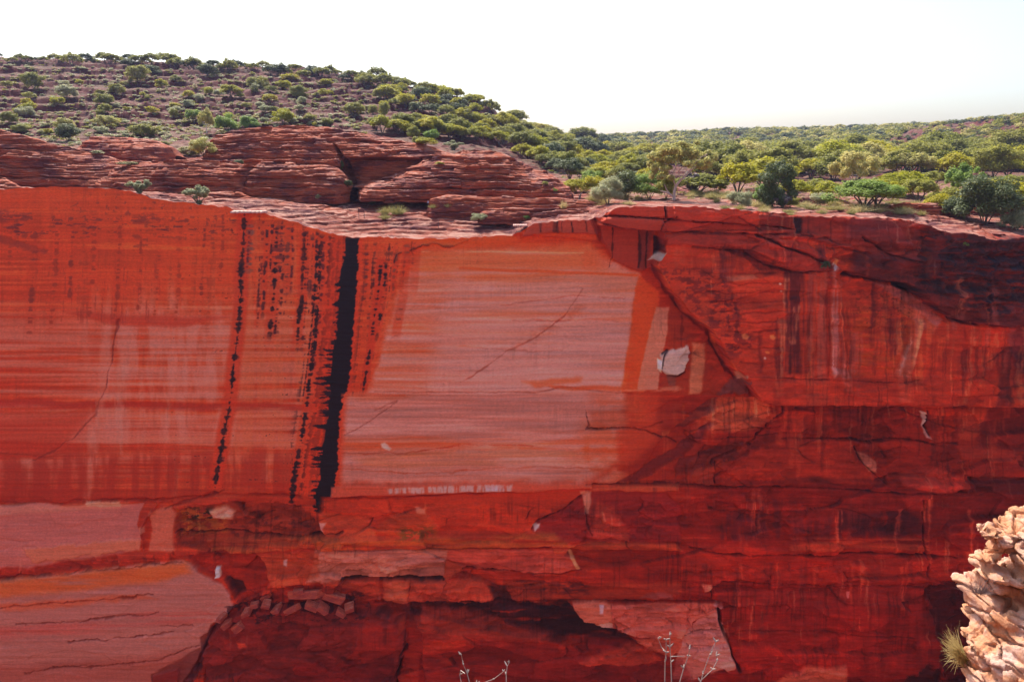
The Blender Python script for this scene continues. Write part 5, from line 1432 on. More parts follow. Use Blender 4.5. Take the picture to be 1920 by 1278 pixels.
PROTO = {}
def proto(kind, leafn, lsz, tone, pale=False, v=0, trunk=True):
    key = (kind, leafn, lsz, tone, pale, v, trunk)
    if key in PROTO: return PROTO[key]
    rs = np.random.RandomState(hash((kind, leafn, tone, v)) % 1000 if False else (sum(map(ord, kind + tone)) * 7 + leafn + v * 131) % 100000)
    B = crown_blobs(kind, rs, v)
    V, Fq = leaves(B, leafn, lsz, rs)
    cm = raw_mesh(kind + '_crown', V, Fq, False); cm.materials.append(LM[tone])
    tmx = None
    if trunk:
        g = Geo(); rr = random.Random(v * 5 + leafn)
        tr = 0.016 if kind in ('umbrella', 'gum', 'upright') else 0.010
        ns = {'umbrella': 5, 'gum': 3, 'upright': 1, 'dome': 5, 'twiggy': 8}[kind]
        h0 = {'umbrella': 0.10, 'gum': 0.22, 'upright': 0.3, 'dome': 0.05, 'twiggy': 0.02}[kind]
        if kind in ('gum', 'upright'):
            g.tube([(0, 0, -0.06), (0.01, 0, h0 * 0.5), (-0.01, 0.01, h0)], [tr * 1.8, tr * 1.5, tr * 1.3], 7)
        idx = rs.choice(len(B), min(len(B), ns * 3), replace=False)
        for i in range(ns):
            a = 6.283 * (i + rr.random() * .7) / ns; rad = 0.13 + 0.08 * rr.random()
            mid = (rad * math.cos(a), rad * math.sin(a), h0 + (0.62 - h0) * (0.5 + 0.2 * rr.random()))
            st = (0, 0, h0 if kind in ('gum', 'upright') else -0.06)
            g.tube([st, (mid[0] * .45, mid[1] * .45, (st[2] + mid[2]) * .5 + .02), mid], [tr * 1.1, tr * .85, tr * .6], 6)
            for k in idx[i * 3:(i + 1) * 3]:
                e = B[k]
                g.tube([mid, ((mid[0] + e[0]) / 2 + .02 * rr.uniform(-1, 1), (mid[1] + e[1]) / 2, (mid[2] + e[2]) / 2 - .01), e[:3]], [tr * .6, tr * .4, tr * .15], 5)
        tmx = g.mesh(kind + '_trunk'); tmx.materials.append(PBARK if pale else BARK)
    PROTO[key] = (cm, tmx); return PROTO[key]

def grass_mesh(n, seed, spread=0.5, tone='spin', name='grass_clump', droop=0.35, w=0.010):
    rs = np.random.RandomState(seed); V = []; Fq = []
    for i in range(n):
        a = rs.rand() * 6.283; ln = 0.6 + 0.45 * rs.rand(); t = rs.rand() ** 0.6 * 1.15
        bx, by = 0.16 * rs.normal(), 0.16 * rs.normal()
        d = np.array([math.cos(a) * math.sin(t), math.sin(a) * math.sin(t), math.cos(t)])
        p0 = np.array([bx, by, 0.0]); p1 = p0 + d * ln * 0.55; p2 = p0 + d * ln + np.array([0, 0, -droop * 0.3 * math.sin(t)])
        p1 = p1 * np.array([spread * 2, spread * 2, 1]); p2 = p2 * np.array([spread * 2, spread * 2, 1])
        s = np.cross(d, rs.normal(size=3)); s /= np.linalg.norm(s) + 1e-9; s *= w * (0.7 + rs.rand())
        k = len(V); V += [p0 - s, p0 + s, p1 + s * .8, p1 - s * .8, p2 + s * .2, p2 - s * .2]
        Fq += [(k, k + 1, k + 2, k + 3), (k + 3, k + 2, k + 4, k + 5)]
    m = raw_mesh(name, np.array(V), np.array(Fq), False); m.materials.append(LM[tone]); return m

RS = np.random.RandomState(11)
def plant(name, kind, tone, pos, w, h, label, cat, group=None, detail=2, pale=False, v=None, parts=True, rz=None):
    """one plant standing at pos, w x h metres"""
    n, ls = {3: (11000, 0.026), 2: (5200, 0.038), 1: (1500, 0.060), 0: (420, 0.095)}[detail]
    v = int(RS.randint(0, 4)) if v is None else v
    cm, tmx = proto(kind, n, ls, tone, pale, v)
    rz = float(RS.rand() * 6.283) if rz is None else rz
    if parts:
        r = bpy.data.objects.new(name, None); COL.objects.link(r)
        r.location = pos; r.rotation_euler = (0, 0, rz); r.scale = (w, w, h)
        r.empty_display_size = 0.1
        c = link('crown' if cat == 'tree' else 'foliage', cm, None, r); t = link('trunk' if cat == 'tree' else 'stem', tmx, None, r)
    else:
        r = link(name, cm); r.location = pos; r.rotation_euler = (0, 0, rz); r.scale = (w, w, h)
    tag(r, label, cat, group); return r

def size_at(p, wpx, hpx):
    d = p[1] * CT - p[2] * ST
    return wpx * d / F, hpx * d / F

def put(name, kind, tone, px, py, wpx, hpx, label, cat, group=None, ymin=100.3, ymax=1400, on=None, **kw):
    p = Vector(on) if on is not None else hit(px, py, ymin, ymax)
    if p is None: return None
    w, h = size_at(p, wpx, hpx)
    p = p - Vector((0, 0, 0.03 * h))
    return plant(name, kind, tone, p, w, h, label, cat, group, **kw)

def dome_hit(px, py):
    """nearest dome surface point at a photo pixel"""
    best = None
    for o, X, Y, Z, A, B_ in DOMES:
        nf = A.shape[0]
        if px < A.min() or px > A.max(): continue
        d = (A - px) ** 2 + (B_ - py) ** 2
        k = np.unravel_index(np.argmin(d), d.shape)
        if d[k] < 16 and (best is None or Y[k] < best[1]): best = (float(X[k]), float(Y[k]), float(Z[k]))
    return best

# ---- trees and shrubs on the right-hand plateau (each one told apart)
T = 'tree'; S = 'shrub'
R_ = [
 ('mulga_tree','umbrella','yellow',1383,364,72,52,'spreading yellow-green tree with open dark limbs just left of the dark upright tree',T,114,2),
 ('dark_tree','upright','dark',1449,388,66,80,'dark green upright tree with bare black trunk at the edge of the rim',T,102.5,3),
 ('mulga_tree','umbrella','yellow',1432,357,92,54,'wide ochre-topped tree behind the dark upright tree',T,126,2),
 ('mulga_tree','umbrella','yellow',1492,352,56,36,'round yellow-green tree immediately right of the dark upright tree',T,120,2),
 ('mulga_tree','umbrella','olive',1528,343,44,30,'small olive tree between the round yellow-green tree and the pale gum',T,130,1),
 ('mulga_tree','umbrella','yellow',1556,353,56,34,'low yellow tree standing in front of the foot of the tall pale gum',T,120,2),
 ('gum_tree','gum','gum',1602,334,66,68,'tall pale gum with white forked trunk rising above the yellow trees',T,140,3),
 ('mulga_tree','umbrella','bright',1620,389,112,48,'broad low bright green tree nearest the rim, right of centre of the plateau',T,104,3),
 ('mulga_tree','umbrella','yellow',1652,360,70,44,'bright yellow tree directly behind the broad low tree',T,116,2),
 ('mulga_tree','umbrella','yellow',1694,367,66,42,'yellow-green tree with splayed stems right of the broad low tree',T,113,2),
 ('mulga_tree','umbrella','yellow',1686,336,78,40,'wide yellow-green crown right of the tall pale gum',T,135,2),
 ('mulga_tree','umbrella','olive',1732,347,54,46,'olive-topped tree with a slim forked trunk behind the splayed yellow-green tree',T,122,2),
 ('mulga_tree','umbrella','yellow',1773,364,48,34,'small domed yellow tree left of the big yellow thicket',T,113,2),
 ('mulga_tree','umbrella','olive',1786,350,64,32,'flat green crown behind the small domed yellow tree',T,124,2),
 ('gum_tree','gum','bright',1812,345,58,64,'light green gum standing above the flat green crown near the right edge',T,132,2),
 ('mulga_tree','umbrella','yellow',1880,352,104,54,'large yellow tree crown heading the thicket at the right edge',T,122,2),
 ('mulga_tree','umbrella','yellow',1862,362,74,46,'yellow crown low in the thicket at the right edge',T,118,2),
 ('mulga_tree','umbrella','yellow',1916,372,84,52,'yellow crown cut by the right edge of the photo',T,116,2),
 ('mulga_tree','umbrella','olive',1905,338,80,40,'olive crown behind the yellow thicket at the right edge',T,140,2),
 ('mulga_tree','umbrella','olive',1750,330,64,30,'distant olive crown between the pale gum and the light green gum',T,160,1),
 ('dark_tree','dome','dark',1848,421,92,84,'big dark grey-green tree at the rim near the right edge',T,102,3),
 ('dark_shrub','dome','dark',1794,408,44,34,'dark shrub touching the left side of the big dark tree',S,103.5,2),
 ('dry_shrub','dome','grey',1908,432,50,36,'brownish grey bush right of the big dark tree',S,102,2),
 ('dark_shrub','dome','dark',1900,400,60,50,'dark bush under the yellow thicket at the right edge',S,107,2),
 ('gum_sapling','upright','bright',1432,386,34,36,'pale light green bush in front of the dark upright tree',S,101.5,2),
 ('grey_shrub','dome','grey',1386,391,40,32,'round grey-green bush perched on the rim left of the dark tree',S,101.2,3),
 ('grey_shrub','dome','grey',1538,386,34,24,'grey-green bush left of the broad low bright green tree',S,104,2),
 ('low_shrub','umbrella','yellow',1342,363,30,20,'small ochre bush beneath the leaning white trunk',S,112,2),
 ('low_shrub','dome','olive',1480,388,26,20,'small olive bush right of the foot of the dark upright tree',S,103,2),
 ('low_shrub','twiggy','twig',1466,390,40,26,'leafless grey bush at the foot of the dark upright tree',S,102.6,2),
 ('low_shrub','twiggy','twig',1300,364,60,36,'tangled grey-purple bush behind the leaning gum trunk',S,120,2),
 ('gum_shrub','dome','bright',1218,374,62,46,'yellow-green leafy bush left of the leaning gum trunk',S,108,3),
 ('gum_shrub','dome','olive',1250,372,34,38,'green leafy bush right against the leaning gum trunk',S,109,2),
 ('grey_tree','dome','dark',1170,372,44,48,'dark grey-green small tree between the silvery bush and the leafy bush',T,112,2),
 ('silver_shrub','dome','grey',1139,382,50,46,'silvery pale bush above the rim grass near the middle',S,106,3),
 ('round_shrub','dome','yellow',1080,362,40,24,'yellow-green dome bush at the right foot of the rock cone',S,124,2),
 ('round_shrub','dome','yellow',1112,361,40,28,'yellow-green bush left behind the silvery bush',S,122,2),
 ('round_shrub','dome','bright',1112,348,36,26,'bright light green bush in the gap between rock cone and leaning gum',S,135,2),
 ('mulga_tree','umbrella','olive',1310,352,90,34,'olive crown just right of the leaning gum trunk',T,130,2),
]
for nm, kd, tn, px, py, w, h, lab, cat, ym, det in R_:
    p = hit(px, py, 100.4, 260)
    if p is None or p.y < ym - 12 or p.y > ym + 26: p = ground((px - 960) / F * CT, ym)
    put(nm, kd, tn, px, py, w * 1.27, h * 1.2, lab, cat, None, on=p, detail=det, pale=(kd == 'gum'))

# ---- the big leaning ghost gum on the rim
def big_gum():
    base = hit(1264, 375, 100.5, 125) or ground((1264 - 960) / F * CT, 104)
    Y = base.y
    r = bpy.data.objects.new('ghost_gum', None); COL.objects.link(r); r.location = base
    def L(px, py, dy=0.0):
        x, y, z = at(px, py, Y + dy); return (float(x) - base.x, dy, float(z) - base.z)
    g = Geo()
    g.tube([L(1263,378), L(1264,366), L(1265,356), L(1268,347), L(1276,338), L(1286,328), L(1295,320), L(1306,312)], [.24,.20,.19,.17,.15,.13,.10,.06], 10)
    g.tube([L(1266,372), L(1256,364), L(1248,360), L(1238,358)], [.15,.12,.10,.06], 8)
    g.tube([L(1258,366), L(1250,356), L(1246,346)], [.10,.07,.04], 7)
    br = [([(1267,350),(1262,336),(1256,322),(1250,308),(1244,296)], .10), ([(1260,330),(1268,312),(1272,296),(1278,284)], .08), ([(1276,338),(1272,322),(1290,300),(1296,286)], .08),
          ([(1290,324),(1304,306),(1316,294),(1326,288)], .08), ([(1300,316),(1318,308),(1332,302)], .06), ([(1250,308),(1238,300),(1228,292)], .05), ([(1256,322),(1244,318),(1232,316),(1224,308)], .05)]
    rs = np.random.RandomState(3); ends = []
    for P, rad in br:
        dy = rs.uniform(-1.6, 1.6)
        pts = [L(a, b, dy * i / (len(P) - 1)) for i, (a, b) in enumerate(P)]
        g.tube(pts, [rad * (1 - 0.75 * i / (len(P) - 1)) for i in range(len(P))], 7)
        for k in range(4):
            s = pts[rs.randint(2, len(pts))]; e = tuple(np.array(s) + rs.normal(size=3) * (.75, .75, .45)); g.tube([s, tuple((np.array(s) + e) / 2 + rs.normal(size=3) * .1), e], [.03, .02, .008], 5); ends.append(e)
    link('trunk', g.mesh('gum_trunk'), PINKB, r)
    B = []
    for P in [(1228,290,14,9),(1244,284,15,10),(1262,278,15,10),(1280,280,16,11),(1300,286,15,11),(1318,292,13,10),(1330,300,10,10),(1222,306,9,8),(1240,302,12,8),(1264,298,13,8),(1288,302,13,8),(1310,306,12,8),
              (1234,318,10,8),(1226,326,6,7),(1250,314,9,6),(1322,312,8,6),(1334,294,8,9),(1252,330,7,6),(1240,334,8,6),(1300,272,8,5),(1272,270,9,5),(1246,274,9,6)]:
        for q in range(3):
            dy = rs.uniform(-2.4, 2.4); x, y, z = L(P[0] + rs.normal() * 5, P[1] + rs.normal() * 3, dy); k = Y / F
            B.append((x, y, z, P[2] * k * .62, P[2] * k * .75, P[3] * k * .62))
    V, Fq = leaves(B, 24000, 0.18, rs, 0.3, 2.2, 0.3)
    link('crown', raw_mesh('gum_crown', V, Fq, False), LM['gum'], r)
    tag(r, 'large ghost gum with leaning pinkish white trunk and airy crown standing on the rim', 'tree')
big_gum()

# ---- rim shrubs and clumps on the left, each one told apart
def put_dome(nm, kd, tn, px, py, w, h, lab, cat, det=2, near=None):
    p = dome_hit(px, py)
    if px in (256, 364): p = ground((px - 960) / F * CT, 101.6)
    if p is None: p = hit(px, py, 100.2, 200)
    if p is None: return
    put(nm, kd, tn, px, py, w, h, lab, cat, None, on=p, detail=det)
Q_ = [
 ('grey_shrub','twiggy','grey',256,366,58,32,'pale wispy shrub behind the rim, left one of two on the left wall top',S,3),
 ('grey_shrub','twiggy','grey',364,372,66,40,'pale wispy shrub behind the rim beside the dry grass strip',S,3),
 ('spinifex_mound','dome','spin',352,294,54,20,'broad yellow-grey spinifex mound left of the big rock dome',S,2),
 ('round_shrub','dome','dark',447,309,20,11,'small dark cushion with a pale rim below the left end of the big dome',S,2),
 ('grey_shrub','dome','grey',897,415,34,18,'pale green shrub on the ledges below the rock cone',S,3),
 ('small_shrub','dome','bright',986,411,16,8,'tiny bright green bush on the ledge above the stepped rim band',S,2),
 ('grey_shrub','twiggy','grey',851,282,48,20,'bleached spreading shrub on the very top of the rock cone',S,2),
 ('small_shrub','dome','yellow',798,270,44,14,'low yellow-green bush in the saddle left of the rock cone',S,2),
 ('small_shrub','dome','grey',597,373,12,10,'tiny pale bush at the foot of the big dome',S,2),
 ('small_shrub','dome','dark',652,350,18,14,'dark bush at the foot of the deep cleft in the big dome',S,2),
 ('small_shrub','dome','dark',640,322,12,22,'dark leafy plant growing inside the cleft of the big dome',S,2),
 ('small_shrub','dome','dark',698,385,20,12,'dark cushion bush below the hollow on the big dome',S,2),
 ('small_shrub','dome','olive',1022,347,14,8,'small olive bush on the right flank of the rock cone',S,2),
 ('small_shrub','dome','bright',1040,360,12,8,'light green tuft at the right foot of the rock cone',S,2),
 ('small_shrub','dome','yellow',824,309,18,6,'yellowish low bush on the ledge above the hollow',S,2),
 ('small_shrub','dome','grey',184,286,26,8,'pale low bush between the two left domes',S,1),
 ('round_shrub','dome','olive',308,276,28,12,'olive bush peeping over the low dome behind the left rim',S,2),
 ('grey_tree','dome','gum',378,290,50,34,'grey-green small tree tucked against the left end of the big dome',T,2),
 ('small_shrub','dome','spin',240,310,44,8,'straw-coloured low clump on the middle mound',S,2),
 ('dry_shrub','twiggy','grey',1812,462,12,10,'lone yellow-green plant growing on the rough dark face at upper right',S,2),
]
for q in Q_[:-1]: put_dome(*q[:9], q[9])
wy = wall_y(1810, 462)
put('face_plant', 'dome', 'bright', 1810, 462, 14, 10, Q_[-1][7], S, on=[float(v) for v in (at(1810, 462, wy - 0.2))], detail=1)
put('face_plant', 'dome', 'dark', 1546, 500, 18, 18, 'dark bush clinging to the wall where the pale drape begins', S, on=[float(v) for v in at(1547, 504, wall_y(1547, 500) - 0.3)], detail=1)

# ---- grass clumps on the rim
GM = [grass_mesh(260, 20 + i, 0.5, t) for i, t in enumerate(('spin', 'straw', 'spin', 'straw'))]
def clump(px, py, w, h, label, on=None, group=None, k=None, ymin=100.2):
    p = Vector(on) if on is not None else (dome_hit(px, py) if px < 1150 else None)
    p = Vector(p) if p is not None else hit(px, py, ymin, 400)
    if p is None: return
    ww, hh = size_at(p, w, h)
    o = link('grass_clump', GM[int(RS.randint(4)) if k is None else k]); o.location = p
    o.scale = (ww, ww, hh); o.rotation_euler = (0, 0, float(RS.rand() * 6.28)); tag(o, label, 'grass', group); return o
G_ = [
 (1131,394,34,34,'tallest blond grass clump, spilling over the rim below the silvery bush',1),
 (1136,390,26,24,'blond grass just right of the clump spilling over the rim',3),
 (1057,388,12,18,'narrow dry grass tuft on the ledge at the end of the long pale shelf',1),
 (1345,380,12,14,'ochre grass tuft with a dark base on the rim flat right of the big gum',0),
 (746,402,28,22,'yellow grass clump, right of the pair beside the small sign',0),
 (722,404,20,18,'yellow grass clump with dark base, left of the pair beside the small sign',2),
 (724,412,18,12,'low dark-based grass clump beneath the left one of the pair',2),
 (812,390,14,9,'round grass tuft on the ledge left below the long pale shelf',2),
 (840,389,11,9,'small yellow grass tuft right of the round tuft on the ledge',0),
 (1176,384,22,10,'low blond grass at the left end of the capstone',1),
 (1198,376,26,12,'orange-blond grass by the dark overhang left of the big gum',3),
 (1482,404,14,6,'tiny grass tuft above the short black stain in the capstone',0),
 (1416,388,34,18,'yellow grass between the round grey-green bush and the dark tree',1),
 (1520,392,36,12,'wide low yellow grass left of the broad low tree',0),
 (1610,398,36,18,'white-blond grass in front of the broad low tree',1),
 (1640,398,34,16,'blond grass at the right foot of the broad low tree',1),
 (1688,402,30,14,'blond grass left of the little rock step',3),
 (1726,404,16,12,'small greenish grass tuft at the foot of the little rock step',2),
]
for px, py, w, h, lab, k in G_: clump(px, py, w, h, lab, k=k)
# dry grass strip between the two wispy shrubs
TUF_A = []; TUF_B = []; TUF_C = []
for i in range(16):
    px = 292 + i * 4.2 + RS.uniform(-2, 2)
    o = clump(px, 375 + RS.uniform(-1, 2), 12 + 6 * RS.rand(), 8 + 6 * RS.rand(), 'straw tuft', group='straw tufts along the left rim')
    if o: TUF_A.append((px, o))
for i in range(46):
    px = 1290 + RS.rand() * 130 if i < 18 else 1340 + RS.rand() * 580
    py = 364 + RS.rand() * 10 if i < 18 else 378 + RS.rand() * 24
    o = clump(px, py, 14 + 12 * RS.rand(), 8 + 7 * RS.rand(), 'blond tuft', group='blond tufts on the right-hand flat')
    if o: TUF_B.append((px, o))
for i in range(14):
    px = 1085 + RS.rand() * 90
    o = clump(px, 366 + RS.rand() * 14, 16 + 8 * RS.rand(), 14 + 8 * RS.rand(), 'blond tuft', group='blond tufts round the silvery bush')
    if o: TUF_C.append((px, o))
H_ = [ # px, py base, w, h, kind, tone, label
 (63,168,42,30,'dome','olive','large olive shrub high on the left hill with a smaller one at its foot'),
 (190,199,38,24,'dome','olive','olive shrub, lower left one of a trio on the left hill'),
 (219,182,34,20,'dome','olive','olive shrub, upper right one of the trio on the left hill'),
 (197,213,28,18,'dome','olive','dark round shrub lowest in the trio on the left hill'),
 (237,208,14,8,'dome','yellow','tiny yellow bush right of the trio on the left hill'),
 (354,187,24,14,'dome','yellow','small round yellow-green shrub mid-slope left of the wide shrub'),
 (391,180,20,14,'dome','yellow','small round shrub just left of the wide shrub on the hill'),
 (433,182,46,20,'umbrella','yellow','wide flat-topped shrub in the middle of the hill'),
 (484,167,44,24,'dome','olive','dark-based round shrub high right of the wide shrub'),
 (505,194,28,16,'umbrella','yellow','small umbrella-shaped bush alone in the centre of the hill'),
 (560,187,34,26,'dome','olive','tall double shrub right of the small umbrella bush'),
 (530,170,30,16,'dome','yellow','pale yellow-green shrub up-slope from the small umbrella bush'),
 (545,152,40,12,'dome','yellow','long low yellow-green shrub under the crest'),
 (530,234,42,28,'dome','yellow','round yellow-green shrub just above the big dome'),
 (425,247,50,32,'dome','bright','bright leafy bush, left one of the pair above the dome end'),
 (468,243,38,26,'dome','bright','bright leafy bush, right one of the pair above the dome end'),
 (364,234,36,26,'umbrella','bright','light green gum-like tree left of the white-trunked one'),
 (386,250,30,44,'gum','gum','small gum with a white forked trunk left of the bright pair'),
 (327,222,20,16,'dome','olive','small shrub over a dark stone left of the light green tree'),
 (272,258,54,24,'dome','olive','broad green shrub behind the middle mound'),
 (198,246,50,28,'umbrella','gum','thin grey-green umbrella tree above the left domes'),
 (128,264,50,30,'dome','dark','dark heavy shrub behind the left dome'),
 (124,248,40,26,'dome','gum','lighter shrub standing just behind the dark heavy shrub'),
 (42,252,34,16,'dome','olive','green shrub on the slope above the far left dome'),
 (18,232,34,22,'dome','olive','dark green shrub near the left edge, low on the hill'),
 (48,220,34,20,'dome','grey','faint grey shrub above the one near the left edge'),
 (125,185,40,24,'dome','grey','greyish bush in the upper left of the hill'),
 (614,237,26,14,'dome','olive','small round green shrub above the middle of the big dome'),
 (664,224,46,30,'umbrella','olive','broad olive tree left of the shaded gully'),
 (722,222,22,28,'dome','olive','small shrub right of the shaded gully, lower one of two'),
 (718,204,20,14,'dome','yellow','small shrub right of the shaded gully, upper one'),
 (700,216,22,18,'dome','olive','small olive shrub in the shaded gully'),
 (760,205,46,26,'dome','yellow','yellow-green shrub heading the long row across the hill end'),
 (774,262,26,24,'dome','olive','green bush, left one of three round ones beyond the dome'),
 (785,272,28,16,'dome','olive','low green bush, front one of three round ones beyond the dome'),
 (808,264,30,22,'dome','bright','round fresh green bush, right one of three beyond the dome'),
 (686,166,44,26,'umbrella','olive','rounded shrub under the crest trees near the gully head'),
 (285,142,40,18,'dome','dark','dark shrub near the crest, left part of the hill'),
 (238,126,28,16,'dome','dark','dark round shrub on the crest line in the left third'),
 (388,142,40,20,'dome','dark','dark heavy shrub near the crest above the small round shrubs'),
 (262,158,46,30,'dome','olive','olive shrub standing in a dark hollow below the crest'),
 (610,180,24,12,'dome','yellow','small yellow shrub left of the gully'),
 (612,160,22,10,'dome','yellow','small yellow shrub below the crest trees'),
 (478,158,30,10,'dome','grey','grey low shrub below the crest, centre'),
]
for px, py, w, h, kd, tn, lab in H_:
    cat = T if kd in ('umbrella', 'gum') else S
    put('mulga_tree' if kd == 'umbrella' else 'gum_tree' if kd == 'gum' else 'hill_shrub', kd, tn, px, py, w, h * 1.1, lab, cat, None, ymin=150, detail=2, pale=(kd == 'gum'))
def Tn(kinds): return kinds[int(RS.randint(len(kinds)))]
def inpoly(P, x, y):
    c = False; n = len(P)
    for i in range(n):
        ax, ay = P[i]; bx, by = P[(i + 1) % n]
        if (ay > y) != (by > y) and x < (bx - ax) * (y - ay) / (by - ay) + ax: c = not c
    return c
ORD = ['leftmost', 'second from left', 'third from left', 'fourth from left', 'fifth from left', 'sixth from left', 'seventh from left', 'eighth from left', 'ninth from left', 'tenth from left', 'eleventh from left', 'twelfth from left']
TN = {'yellow': 'yellow-green', 'olive': 'olive', 'dark': 'dark green', 'gum': 'pale green', 'grey': 'grey-green', 'bright': 'bright green'}
def name_all(items, noun, segs, rows):
    """items (px,py,obj,tone): tell them apart by landmark, row and order"""
    items = sorted(items, key=lambda t: t[1])
    cells = {}
    for k, it in enumerate(items):
        r = rows[min(len(rows) - 1, k * len(rows) // len(items))]
        sg = [t for x, t in segs if it[0] >= x][-1]
        cells.setdefault((r, sg), []).append(it)
    for (r, sg), L_ in cells.items():
        L_.sort(key=lambda t: t[0])
        for k, it in enumerate(L_):
            od = ORD[k] if k < len(ORD) else 'rightmost'
            if k == len(L_) - 1 and k > 2: od = 'rightmost'
            it[2]['label'] = ' '.join(f"{TN.get(it[3], it[3])} {noun}, {od} {r} {sg}".split())
def fill(P, n, wr, kinds, tones, name, cat, label, group, ymin=140, detail=1, aspect=(0.5, 0.75), mind=9, parts=True, segs=None, rows=('in the back row', 'in the middle row', 'in the front row')):
    xs = [p[0] for p in P]; ys = [p[1] for p in P]; done = []; t = 0; k = 0; items = []
    while k < n and t < n * 40:
        t += 1
        x = RS.uniform(min(xs), max(xs)); y = RS.uniform(min(ys), max(ys))
        if not inpoly(P, x, y) or any(abs(x - a) < mind and abs(y - b) < mind * 0.45 for a, b in done): continue
        w = RS.uniform(*wr); p = hit(x, y, ymin, 1300)
        if p is None: continue
        done.append((x, y)); k += 1
        tn = Tn(tones); o = put(name, Tn(kinds), tn, x, y, w, w * RS.uniform(*aspect), label, cat, group, on=p, detail=detail, parts=parts)
        items.append((x, y, o, tn))
    if segs: name_all(items, 'tree' if cat == 'tree' else 'shrub', segs, rows)
# crest trees, standing on the skyline
citems = []
crest = [(p[0], p[1]) for p in [(0,113),(150,118),(300,125),(450,133),(600,138),(700,150),(770,165),(830,178),(900,195),(950,226),(965,238)]]
for i in range(64):
    px = -60 + i * 15.6 + RS.uniform(-5, 5)
    yc = np.interp(px, [c[0] for c in crest], [c[1] for c in crest])
    a = (px - 960) / F * (CT - 0.03); p = ground(a, 350 + RS.uniform(-14, 4))
    w = RS.uniform(24, 40) * (0.7 if px < 130 else 1) * (0.75 if px > 850 else 1)
    thin = px > 600 and RS.rand() < 0.4
    tn = Tn(['olive', 'dark', 'olive'])
    o = put('crest_tree', 'umbrella', tn, px, yc, w, w * RS.uniform(.5, .72), 'umbrella-crowned tree silhouetted on the skyline of the left hill', T, 'trees along the skyline of the left hill', on=p, detail=1)
    if o: citems.append((px, yc, o, tn))
name_all(citems, 'umbrella tree', [(-200, 'at the left edge'), (60, 'above the far left dome'), (200, 'above the middle mound'), (340, 'above the bright pair'), (480, 'above the big dome'), (620, 'above the shaded gully'), (760, 'above the rock cone'), (860, 'near the tip')], ('on the hill skyline',))
fill([(700,165),(780,160),(900,185),(950,222),(960,250),(880,236),(780,215),(700,190)], 46, (24,42), ['umbrella','dome'], ['olive','olive','dark','yellow'], 'slope_tree', T, 'olive tree on the falling right-hand end of the left hill', 'trees on the right-hand end of the hill', 200, segs=[(0, 'near the shaded gully'), (790, 'halfway down the hill end'), (880, 'near the rocky tip of the hill')])
fill([(700,242),(960,236),(1040,262),(1060,290),(900,268),(800,262),(720,252)], 60, (32,52), ['umbrella'], ['olive','yellow','olive'], 'slope_tree', T, 'flat-crowned olive tree in the belt at the foot of the hill, behind the rock cone', 'trees at the foot of the hill behind the rock cone', 150, 2, segs=[(0, 'above the saddle between dome and cone'), (810, 'directly above the rock cone'), (900, 'above the right flank of the cone'), (975, 'below the rocky tip of the hill')])
fill([(960,262),(1100,272),(1220,300),(1225,345),(1080,345),(1030,318),(980,296)], 72, (38,66), ['umbrella','umbrella','dome'], ['olive','yellow','olive','dark'], 'valley_tree', T, 'flat-crowned tree in the valley between the rock cone and the big gum', 'trees in the valley right of the rock cone', 130, 2, mind=14, segs=[(0, 'by the cone'), (1050, 'left of the silvery bush'), (1120, 'above the silvery bush'), (1175, 'just left of the ghost gum')])
fill([(1320,306),(1930,292),(1930,334),(1320,344)], 70, (52,96), ['umbrella','umbrella','dome'], ['yellow','olive','olive','gum','olive'], 'valley_tree', T, 'crown in the wood that stands behind the rim trees on the right', 'trees behind the rim trees on the right', 135, 2, mind=14, segs=[(0, 'just right of the ghost gum'), (1430, 'behind the dark upright tree'), (1540, 'behind the tall pale gum'), (1660, 'right of the tall pale gum'), (1780, 'near the light green gum'), (1860, 'by the right edge')])
fill([(0,150),(640,160),(660,235),(0,270)], 60, (12,28), ['dome'], ['olive','grey','yellow'], 'small_hill_shrub', S, 'small shrub dotted among the ledges of the left hill', 'small shrubs dotted over the left hill', 160, 1, aspect=(.45,.7), segs=[(0, 'of the hill above the left domes'), (220, 'of the hill above the middle mound'), (400, 'of the hill above the big dome')], rows=('on the upper third', 'on the middle third', 'on the lower third'))

# ---- woods too far and too many to count, and the low scrub: merged masses
def mass(name, label, cat, spots, tones, nleaf, lsz, kinds=('umbrella', 'dome')):
    """spots: (pos, w, h) -> one mesh per material joined in one object"""
    Vs = []; Fs = []; Mi = []; off = 0
    bases = []
    for kd in kinds:
        for v in range(3):
            rs = np.random.RandomState(900 + v); bases.append(leaves(crown_blobs(kd, rs, v), nleaf, lsz, rs)[0])
    for p, w, h in spots:
        B = bases[RS.randint(len(bases))]
        a = RS.rand() * 6.283; c, s = math.cos(a), math.sin(a)
        X = B @ np.array([[c, s, 0], [-s, c, 0], [0, 0, 1]]) * np.array([w, w, h]) + np.array(p) - np.array([0, 0, 0.34 * h])
        Vs.append(X); Mi.append(np.full(len(B) // 4, RS.randint(len(tones))))
    if not Vs: return
    V = np.concatenate(Vs); me = raw_mesh(name, V, np.arange(len(V)).reshape(-1, 4), False)
    for t in tones: me.materials.append(LM[t])
    me.polygons.foreach_set('material_index', np.concatenate(Mi).astype(np.int32))
    o = link(name, me); o['label'] = label; o['category'] = cat; o['kind'] = 'stuff'; return o
